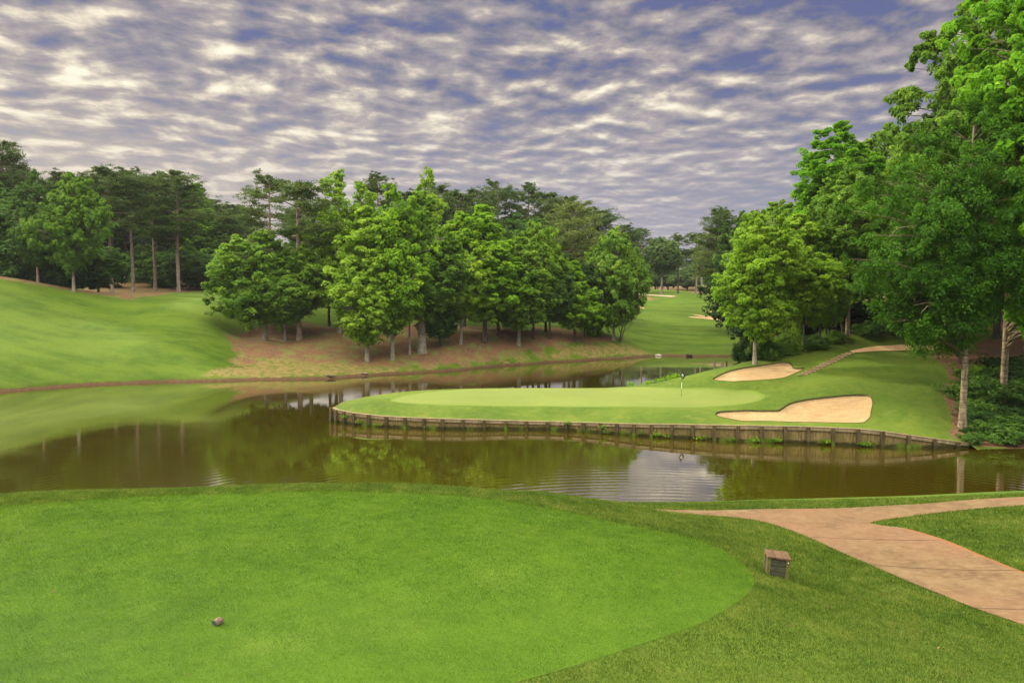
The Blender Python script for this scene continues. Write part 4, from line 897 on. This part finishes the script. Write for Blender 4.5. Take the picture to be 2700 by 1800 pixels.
# ------------------------------------------------------------------ flag
x, y, z = hB(1797, 1046); fl = link('golf_flag', None, None, (x, y, z)); H = 2.18
tag(fl, 'black flag with a white square drooping on a banded pin in the green', 'flag')
mwh, t = new_mat('white paint'); t.out(t.pbr((0.8, 0.8, 0.78), 0.5)); mbk, t = new_mat('black paint'); t.out(t.pbr((0.012, 0.012, 0.014), 0.5)); mol, t = new_mat('dull pole paint'); t.out(t.pbr((0.13, 0.14, 0.045), 0.5))
for nm, z0, z1, mt in (('pole', 0.0, 0.66, mol), ('pole_band', 0.66, 1.18, mwh), ('pole_band', 1.18, 1.6, mbk), ('pole_tip', 1.6, H, mbk)):
    m = MB(); m.tube([(0, 0, z0), (0, 0, z1)], [0.019, 0.019], 8); m.build(nm, mt, fl, True)
# cloth: a square hanging by one corner from the pin, gently folded
def cloth(u, v):   # u along the hoist (down the pin), v away; drooped into a diamond
    top = np.array([0.0, 0, 2.10]); U_ = np.array([-0.17, 0.0, -0.30]); V_ = np.array([0.28, 0, -0.40])
    p = top + U_ * u + V_ * v + np.array([0, 0.035 * math.sin(5 * (u + v)) - 0.03, 0]); return p
def cloth_patch(u0, u1, v0, v1, offs, n=7):
    V = [cloth(u0 + (u1 - u0) * i / n, v0 + (v1 - v0) * j / n) + np.array([0, offs, 0]) for i in range(n + 1) for j in range(n + 1)]
    Q = [(i * (n + 1) + j, i * (n + 1) + j + 1, (i + 1) * (n + 1) + j + 1, (i + 1) * (n + 1) + j) for i in range(n) for j in range(n)]
    return V, Q
fc = None
for nm, ar, mt, of in (('cloth', (0, 1.0, 0, 1.0), mbk, 0), ('white_panel', (.34, .78, .30, .74), mwh, -0.007), ('number', (.50, .64, .40, .64), mbk, -0.012)):
    V, Q = cloth_patch(*ar, of); o = link(nm, np_mesh(nm, V, np.array(Q), mt), fc or fl)
    sdm = o.modifiers.new('thick', 'SOLIDIFY'); sdm.thickness = 0.004
    fc = fc or o

# ------------------------------------------------------------------ wooden box by the tee
bx, by, bz = hA(2044, 1514)
box = link('wooden_box', None, None, (bx, by, bz - 0.02)); box.rotation_euler = (0.0, rad(5), rad(-11))
tag(box, 'weathered wooden box with a reddish plank lid in the grass between tee and path', 'box')
def wood(name, c1, c2, c3, ax=(1, 1, 1)):
    m, t = new_mat(name); p = t.obj(); n = t.noise(t.scale(p, ax), 9, 6, 0.7); g = t.noise(p, 5, 4)
    col = t.mix(t.sstep(n, .3, .7), c1, c2); col = t.mix(t.math('MULTIPLY', t.sstep(g, .45, .65), .6), col, c3); t.out(t.pbr(col, .85, t.bump(n, .5, .01), .2)); return m
w_side = wood('box planks', (0.030, 0.032, 0.018), (0.085, 0.085, 0.055), (0.05, 0.055, 0.02), (1, 1, 6)); w_leg = wood('box posts', (0.06, 0.065, 0.02), (0.17, 0.15, 0.05), (0.09, 0.11, 0.025), (6, 6, 1)); w_lid = wood('box lid', (0.10, 0.058, 0.032), (0.17, 0.105, 0.060), (0.06, 0.042, 0.022), (6, 1, 1))
BW, BH = 0.405, 0.375
for sx in (-1, 1):
    for sy in (-1, 1):
        m = MB(); c = np.array([sx * (BW / 2 - 0.035), sy * (BW / 2 - 0.035), BH / 2]); m.box(c, (0.065, 0.065, BH)); m.build('post', w_leg, box, bevel=0.006)
for k, (ang) in enumerate((0, 90, 180, 270)):
    ca, sa = math.cos(rad(ang)), math.sin(rad(ang)); ax = [np.array([ca, sa, 0]), np.array([-sa, ca, 0]), np.array([0, 0, 1.])]
    for j in range(3):
        hgt = (BH - 0.02) / 3; m = MB(); m.box(-ax[1] * (BW / 2 - 0.030) + np.array([0, 0, 0.01 + hgt * (j + .5)]), (BW - 0.136, 0.03, hgt - 0.008), ax); m.build('side_plank', w_side, box, bevel=0.004)
for j in range(3):
    w = (BW + 0.025) / 3; m = MB(); m.box(((j - 1) * w, -0.0, BH + 0.018 + 0.001 * j), (w - 0.007, BW + 0.03, 0.034)); m.build('lid_board', w_lid, box, bevel=0.004)
m = MB(); m.tube([(BW / 2 - .035, -BW / 2 + .004, BH - .04), (BW / 2 - .035, -BW / 2 - .006, BH - .04)], [.009, .009], 8); m.build('bolt', mwh, box)

# ------------------------------------------------------------------ tee marker: a short log lying with its cut face to the viewer
tx, ty, tz_ = hA(577, 1647)
tm = link('tee_marker', None, None, (tx, ty, tz_ + 0.048)); tag(tm, 'short mottled log tee marker with a painted grey green cut face on the tee', 'tee marker')
d = np.array([0.50, 0.80, 0.16]); d /= np.linalg.norm(d)
rs = np.random.RandomState(4); V = []; k = 28; rings = 12
A_ = np.cross(d, [0, 0, 1.]); A_ /= np.linalg.norm(A_); B2 = np.cross(A_, d)
for i in range(rings):
    u = i / (rings - 1); L = (u - 0.5) * 0.13; rr = 0.054 * (1 if u < .55 else math.sqrt(max(0.02, 1 - ((u - .55) / .46) ** 2)))
    for j in range(k):
        a = j * 2 * math.pi / k; r2 = rr * (1 + rs.normal(0, .035) * (i > 0)); V.append(d * L + (A_ * math.cos(a) + B2 * math.sin(a)) * r2)
Q = [(i * k + j, i * k + (j + 1) % k, (i + 1) * k + (j + 1) % k, (i + 1) * k + j) for i in range(rings - 1) for j in range(k)]
m_, t = new_mat('pitted bark'); p = t.obj(); vn = t.n('ShaderNodeTexVoronoi', {'Vector': p, 'Scale': 75.0}).outputs['Distance']
t.out(t.pbr(t.ramp(vn, [(0.1, (0.03, 0.018, 0.013)), (0.5, (0.13, 0.08, 0.055)), (0.9, (0.34, 0.25, 0.18))]), .8, t.bump(vn, -.9, .01)))
V.append(d * 0.067); V = np.array(V); T_ = [((rings - 1) * k + j, (rings - 1) * k + (j + 1) % k, rings * k) for j in range(k)]
link('bark', np_mesh('bark', V, [np.array(Q), np.array(T_)], m_, True), tm)
m_, t = new_mat('cut face paint'); n = t.noise(t.obj(), 30, 4); t.out(t.pbr(t.mix(n, (0.055, 0.075, 0.062), (0.08, 0.10, 0.085)), .6))
mb = MB(); c0 = -d * 0.065; mb.tube([c0 - d * 0.008, c0 + d * .002], [0.054, 0.0565], k); mb.build('cut_face', m_, tm)

# ------------------------------------------------------------------ odds and ends on the far shore
def rock(px, py, s, label, mat, seed, name='rock'):
    x, y, z = hC(px, py); rs = np.random.RandomState(seed); V, Q = [], []; nu, nv = 12, 7
    for i in range(nv):
        th = math.pi * i / (nv - 1)
        for j in range(nu):
            a = 2 * math.pi * j / nu; r = 1 + .18 * math.sin(3 * a + seed) * math.sin(th) + rs.normal(0, .05); V.append((math.sin(th) * math.cos(a) * r * s * 1.5, math.sin(th) * math.sin(a) * r * s, math.cos(th) * s * .6 * r))
    Q = [(i * nu + j, i * nu + (j + 1) % nu, (i + 1) * nu + (j + 1) % nu, (i + 1) * nu + j) for i in range(nv - 1) for j in range(nu)]
    o = link(name, np_mesh(name, V, np.array(Q)[:, ::-1], mat), None, (x, y, z + s * .2)); tag(o, label, 'rock')
rock(1735, 938.5, 0.42, 'pale round stone on the far muddy shore below the fairway', simple('pale stone', (.32, .28, .22), (.5, .45, .37), 2), 3)
rock(1818, 938.5, 0.35, 'dark stone on the far shore right of the pale one', simple('dark stone', (.05, .04, .03), (.12, .09, .06), 2), 5)
for px, py, L, lab in ((868, 999, 1.6, 'short dark log lying at the waterline below the mulched slope'), (960, 993, 0.9, 'small pale stick lying on the shore right of the dark log')):
    x, y, z = hC(px, py); m = MB(); m.tube([(-L / 2, 0, 0), (-L * .1, .06, .03), (L * .2, .02, .02), (L / 2, .1, 0)], [.09, .11, .10, .06], 8); o = m.build('log', MBK['dark'] if L > 1 else MBK['pale'], None, True, loc=(x, y, z + .08)); tag(o, lab, 'log')

# ------------------------------------------------------------------ timber steps up the hill
st = [hB(2116, 990), hB(2150, 975), hB(2180, 960.5), hB(2215, 944), hB(2250, 929)]
curve = np.array(smooth_poly(st, 12, False)); cum = np.r_[0, np.cumsum(np.linalg.norm(np.diff(curve[:, :2], axis=0), axis=1))]; NS = 14
m_st = simple('step boards', (0.42, 0.29, 0.14), (0.58, 0.43, 0.25), 6); m_tr = simple('sandy treads', (0.05, 0.045, 0.014), (0.11, 0.075, 0.03), 6)
sroot = link('garden_steps', None, None, tuple(curve[0])); tag(sroot, 'flight of timber edged sandy steps climbing the grass hill from the small bunker', 'steps'); so = np.array(curve[0])
for i in range(NS):
    s = cum[-1] * i / NS; s2 = cum[-1] * (i + .78) / NS; p = np.array([np.interp(s, cum, curve[:, q]) for q in range(2)]); p2 = np.array([np.interp(s2, cum, curve[:, q]) for q in range(2)])
    dv = np.array([0.9, 0.43]); side = np.array([0.98, 0.18]) * 0.5
    zt = float(zB(*p2)[0]) + 0.05; zb = float(zB(*p)[0]) - 0.3
    P4 = [p - side, p + side, p2 + side, p2 - side]; V = [(q[0] - so[0], q[1] - so[1], zt - so[2]) for q in P4] + [(q[0] - so[0], q[1] - so[1], zb - so[2]) for q in P4]
    m = MB(); m.add(V, [(0, 1, 2, 3), (0, 4, 5, 1), (1, 5, 6, 2), (3, 7, 4, 0), (2, 6, 7, 3)]); m.build('tread', m_tr, sroot)
    f0 = p - np.array([0.0, 0.03]); m = MB(); m.box(((f0[0] - so[0]), (f0[1] - so[1]), zt - 0.045 - so[2] + 0.006), (1.0, 0.05, 0.09), [np.array([.983, .18, 0]), np.array([-.18, .983, 0]), np.array([0, 0, 1.])]); m.build('riser_board', m_st, sroot)

# ------------------------------------------------------------------ grass blades near the camera
def blades_mesh(name, poly, dens, h, wd, mat, zoff, avoid=None, seed=1, lim=None, lean=0.5):
    rs = np.random.RandomState(seed); P = np.array([p[:2] for p in poly]); x0, y0 = P.min(0); x1, y1 = P.max(0)
    N = int((x1 - x0) * (y1 - y0) * dens); x = rs.uniform(x0, x1, N); y = rs.uniform(y0, y1, N)
    k = rs.rand(N) < np.clip((13.0 / y) ** 1.5, 0.25, 1.0); k &= np.abs(x) < y * 0.78 + 0.5; x, y = x[k], y[k]
    k = sdf(x, y, P) > -0.01
    if avoid is not None:
        for av in avoid: k &= sdf(x, y, av) < -0.015
    x, y = x[k], y[k]; z = zA(x, y) + zoff; n = len(x)
    a = rs.uniform(0, 6.28, n); hh = h * rs.uniform(.5, 1.3, n) * np.clip(y / 11, .9, 1.5); ln = rs.uniform(0, lean, n) * hh; b = rs.uniform(0, 6.28, n); w = wd * rs.uniform(.7, 1.3, n) * np.clip(y / 11, .9, 1.9)
    B = np.c_[x, y, z]; s = np.c_[np.cos(a) * w, np.sin(a) * w, np.zeros(n)]; tip = B + np.c_[np.cos(b) * ln, np.sin(b) * ln, hh]
    V = np.stack([B - s, B + s, tip], 1).reshape(-1, 3); tone = np.repeat(np.clip(rs.normal(.5, .13, n), 0, 1), 3)
    return np_mesh(name, V, np.arange(3 * n).reshape(-1, 3), mat, False, {'tone': tone})
def blade_mat(name, c1, c2, c3):
    m, t = new_mat(name); tone = t.attr('tone'); p = t.pos(); lo = t.noise(p, 0.8, 5, .7); lo2 = t.noise(p, 3.5, 4, .7)
    v = t.math('ADD', t.math('ADD', tone, t.math('MULTIPLY', t.math('SUBTRACT', lo, .5), .9)), t.math('MULTIPLY', t.math('SUBTRACT', lo2, .5), .8))
    col = t.ramp(v, [(0.1, c1), (0.5, c2), (0.95, c3)])
    t.out(t.n('ShaderNodeMixShader', {0: .35, 1: t.pbr(col, .6, None, .2), 2: t.n('ShaderNodeBsdfTranslucent', {'Color': col}).outputs[0]}).outputs[0]); return m
MG_T = blade_mat('tee grass blades', (0.030, 0.078, 0.004), (0.100, 0.208, 0.010), (0.23, 0.34, 0.030))
MG_R = blade_mat('rough grass blades', (0.026, 0.062, 0.006), (0.088, 0.160, 0.013), (0.29, 0.31, 0.065))
area = [(-14, 7.2), (17, 7.2), (22, 21.5), (-18, 19.5)]
o = link('tee_grass', blades_mesh('tee_grass', TEE, 4600, 0.015, 0.0040, MG_T, 0.02, seed=2)); tag(o, 'short bright mown grass of the tee', 'grass', kind='stuff')
o = link('rough_grass', blades_mesh('rough_grass', area, 3600, 0.036, 0.0046, MG_R, 0.0, [TEE, PATH], seed=3, lean=0.8)); tag(o, 'longer mottled grass around the tee and the path', 'grass', kind='stuff')
# scattered dead leaves on the near turf and the path
rs = np.random.RandomState(91); n = 110; y = rs.uniform(8, 19, n); x = rs.uniform(-0.72, 0.75, n) * y; k = rs.rand(n) < np.where(sdf(x, y, TEE) > 0, 0.35, 1.0); x, y = x[k], y[k]; n = len(x)
C = np.c_[x, y, zA(x, y) + np.where(sdf(x, y, PATH) > 0, 0.015, 0.030)]; N = rs.normal(0, .35, (n, 3)) + np.array([0, 0, 1.0])
m_, t = new_mat('dead leaf'); t.out(t.pbr(t.ramp(t.attr('tone'), [(0.0, (0.07, 0.025, 0.012)), (0.5, (0.16, 0.07, 0.03)), (1.0, (0.30, 0.20, 0.09))]), .8, None, .1))
o = link('fallen_leaves', leaves_mesh('fallen_leaves', C, N, 0.026, rs.rand(n), 1.7, rs, m_)); tag(o, 'small brown dead leaves scattered over the near grass and path', 'leaves', kind='stuff')
# ------------------------------------------------------------------ sky, sun, camera
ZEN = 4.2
SUN_EL, SUN_AZ = rad(27), rad(-62)        # azimuth from +Y towards +X: the sun stands to the left, beyond the pond
w = bpy.data.worlds.new('World'); scene.world = w; w.use_nodes = True
t = NT(w.node_tree)
d = t.n('ShaderNodeVectorMath', {0: t.n('ShaderNodeTexCoord').outputs['Generated']}, operation='NORMALIZE').outputs[0]
sp = t.n('ShaderNodeSeparateXYZ', {0: d}); dx, dy, dz = sp.outputs[0], sp.outputs[1], sp.outputs[2]
zz = t.math('ADD', t.math('MAXIMUM', dz, 0.0), 0.09)
pl = t.n('ShaderNodeCombineXYZ', {0: t.math('DIVIDE', dx, zz), 1: t.math('DIVIDE', dy, zz), 2: 0.0}).outputs[0]
# cloud rows run slightly uphill to the right
mp = t.n('ShaderNodeMapping', {'Vector': pl, 'Rotation': (0, 0, rad(-14)), 'Scale': (1.0, 0.90, 1.0)}).outputs[0]
warp = t.n('ShaderNodeTexNoise', {'Vector': mp, 'Scale': 1.3, 'Detail': 2.0}).outputs['Color']
mp2 = t.n('ShaderNodeVectorMath', {0: mp, 1: t.scale(warp, (0.22, 0.22, 0.0))}, operation='ADD').outputs[0]
n1 = t.noise(mp2, 5.0, 7, 0.52); n2 = t.noise(mp2, 0.95, 3, 0.5); n3 = t.noise(mp2, 9.5, 5, 0.6)
# relief: each puff is lighter on the side of the sun and darker on its far side
mp3 = t.n('ShaderNodeVectorMath', {0: mp2, 1: (0.035, 0.065, 0.0)}, operation='ADD').outputs[0]
rel = t.math('SUBTRACT', n1, t.noise(mp3, 5.0, 7, 0.52))
v = t.math('ADD', t.math('ADD', t.math('MULTIPLY', n1, 0.56), t.math('MULTIPLY', rel, 0.52)), t.math('ADD', t.math('MULTIPLY', n2, 0.40), t.math('MULTIPLY', n3, 0.13)))
side = t.math('SUBTRACT', t.math('MULTIPLY', dx, -0.10), t.math('MULTIPLY', t.sstep(dz, 0.14, 0.36), 0.045))
v = t.math('ADD', v, side)
col = t.ramp(t.sstep(v, 0.22, 0.85), [(0.13, (0.12, 0.135, 0.29)), (0.27, (0.208, 0.200, 0.268)), (0.42, (0.30, 0.275, 0.318)), (0.60, (0.43, 0.385, 0.375)), (0.78, (0.74, 0.66, 0.53)), (0.92, (1.0, 0.93, 0.74))])
hz = t.sstep(dz, 0.30, 0.04)
col = t.mix(t.math('MULTIPLY', hz, 0.80), col, t.mix(t.sstep(dx, 0.1, -0.6), (0.385, 0.37, 0.43), (0.62, 0.54, 0.47)))
col = t.mix(t.math('MULTIPLY', t.sstep(dz, 0.38, 0.7), 0.75), col, (0.60, 0.54, 0.44))  # overhead clouds tinted warm, out of view, to warm the scene light
# overcast sky is brighter overhead; gain raised out of view to light the scene
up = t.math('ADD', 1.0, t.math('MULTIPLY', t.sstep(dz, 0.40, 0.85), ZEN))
back = t.math('ADD', 1.0, t.math('MULTIPLY', t.sstep(dy, -0.05, -0.6), 1.8))  # extra sky brightness behind the camera, added to fill camera-facing sides
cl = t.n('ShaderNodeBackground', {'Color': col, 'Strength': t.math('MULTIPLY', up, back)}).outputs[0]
sky = t.n('ShaderNodeTexSky', sky_type='NISHITA'); sky.sun_disc = False; sky.sun_elevation = SUN_EL; sky.sun_rotation = SUN_AZ
bg = t.n('ShaderNodeBackground', {'Color': sky.outputs[0], 'Strength': 0.08}).outputs[0]
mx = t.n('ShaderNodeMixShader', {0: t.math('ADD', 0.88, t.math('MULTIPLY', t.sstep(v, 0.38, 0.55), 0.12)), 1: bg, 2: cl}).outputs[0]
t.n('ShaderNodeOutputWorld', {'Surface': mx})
sl = bpy.data.lights.new('sun', 'SUN'); sl.energy = 5.0; sl.angle = rad(4.5); sl.color = (1.0, 0.88, 0.68)
so_ = bpy.data.objects.new('sun', sl); COL.objects.link(so_)
sd_ = Vector((math.sin(SUN_AZ) * math.cos(SUN_EL), math.cos(SUN_AZ) * math.cos(SUN_EL), math.sin(SUN_EL)))
so_.rotation_euler = sd_.to_track_quat('Z', 'Y').to_euler()

cam = bpy.data.cameras.new('camera'); cam.sensor_width = 36; cam.lens = F / 2700 * 36; cam.clip_start = 0.1; cam.clip_end = 5000
co = bpy.data.objects.new('camera', cam); COL.objects.link(co); co.location = (0, 0, CAMZ); co.rotation_euler = (math.pi / 2 - PITCH, 0, 0); scene.camera = co
vs = scene.view_settings; vs.view_transform = 'Standard'; vs.look = 'None'; vs.exposure = 0.12; vs.gamma = 1.0
scene.render.engine = 'CYCLES'; c = scene.cycles
c.max_bounces = 6; c.diffuse_bounces = 3; c.glossy_bounces = 3; c.transmission_bounces = 3; c.transparent_max_bounces = 4; c.caustics_reflective = False; c.caustics_refractive = False
c.use_denoising = True; c.sample_clamp_indirect = 6; c.use_adaptive_sampling = True; c.adaptive_threshold = 0.02
# thin summer haze over the whole course
hb = MB(); hb.box((0, 330, 22), (1100, 760, 68)); hm = bpy.data.materials.new('haze'); hm.use_nodes = True; ht = NT(hm.node_tree)
pv = ht.n('ShaderNodeVolumePrincipled', {'Color': (0.80, 0.86, 0.95), 'Density': 0.00010, 'Anisotropy': 0.2}); ht.n('ShaderNodeOutputMaterial', {'Volume': pv.outputs[0]})
ho = hb.build('haze', hm); tag(ho, kind='stuff'); c.volume_bounces = 0; c.volume_step_rate = 10
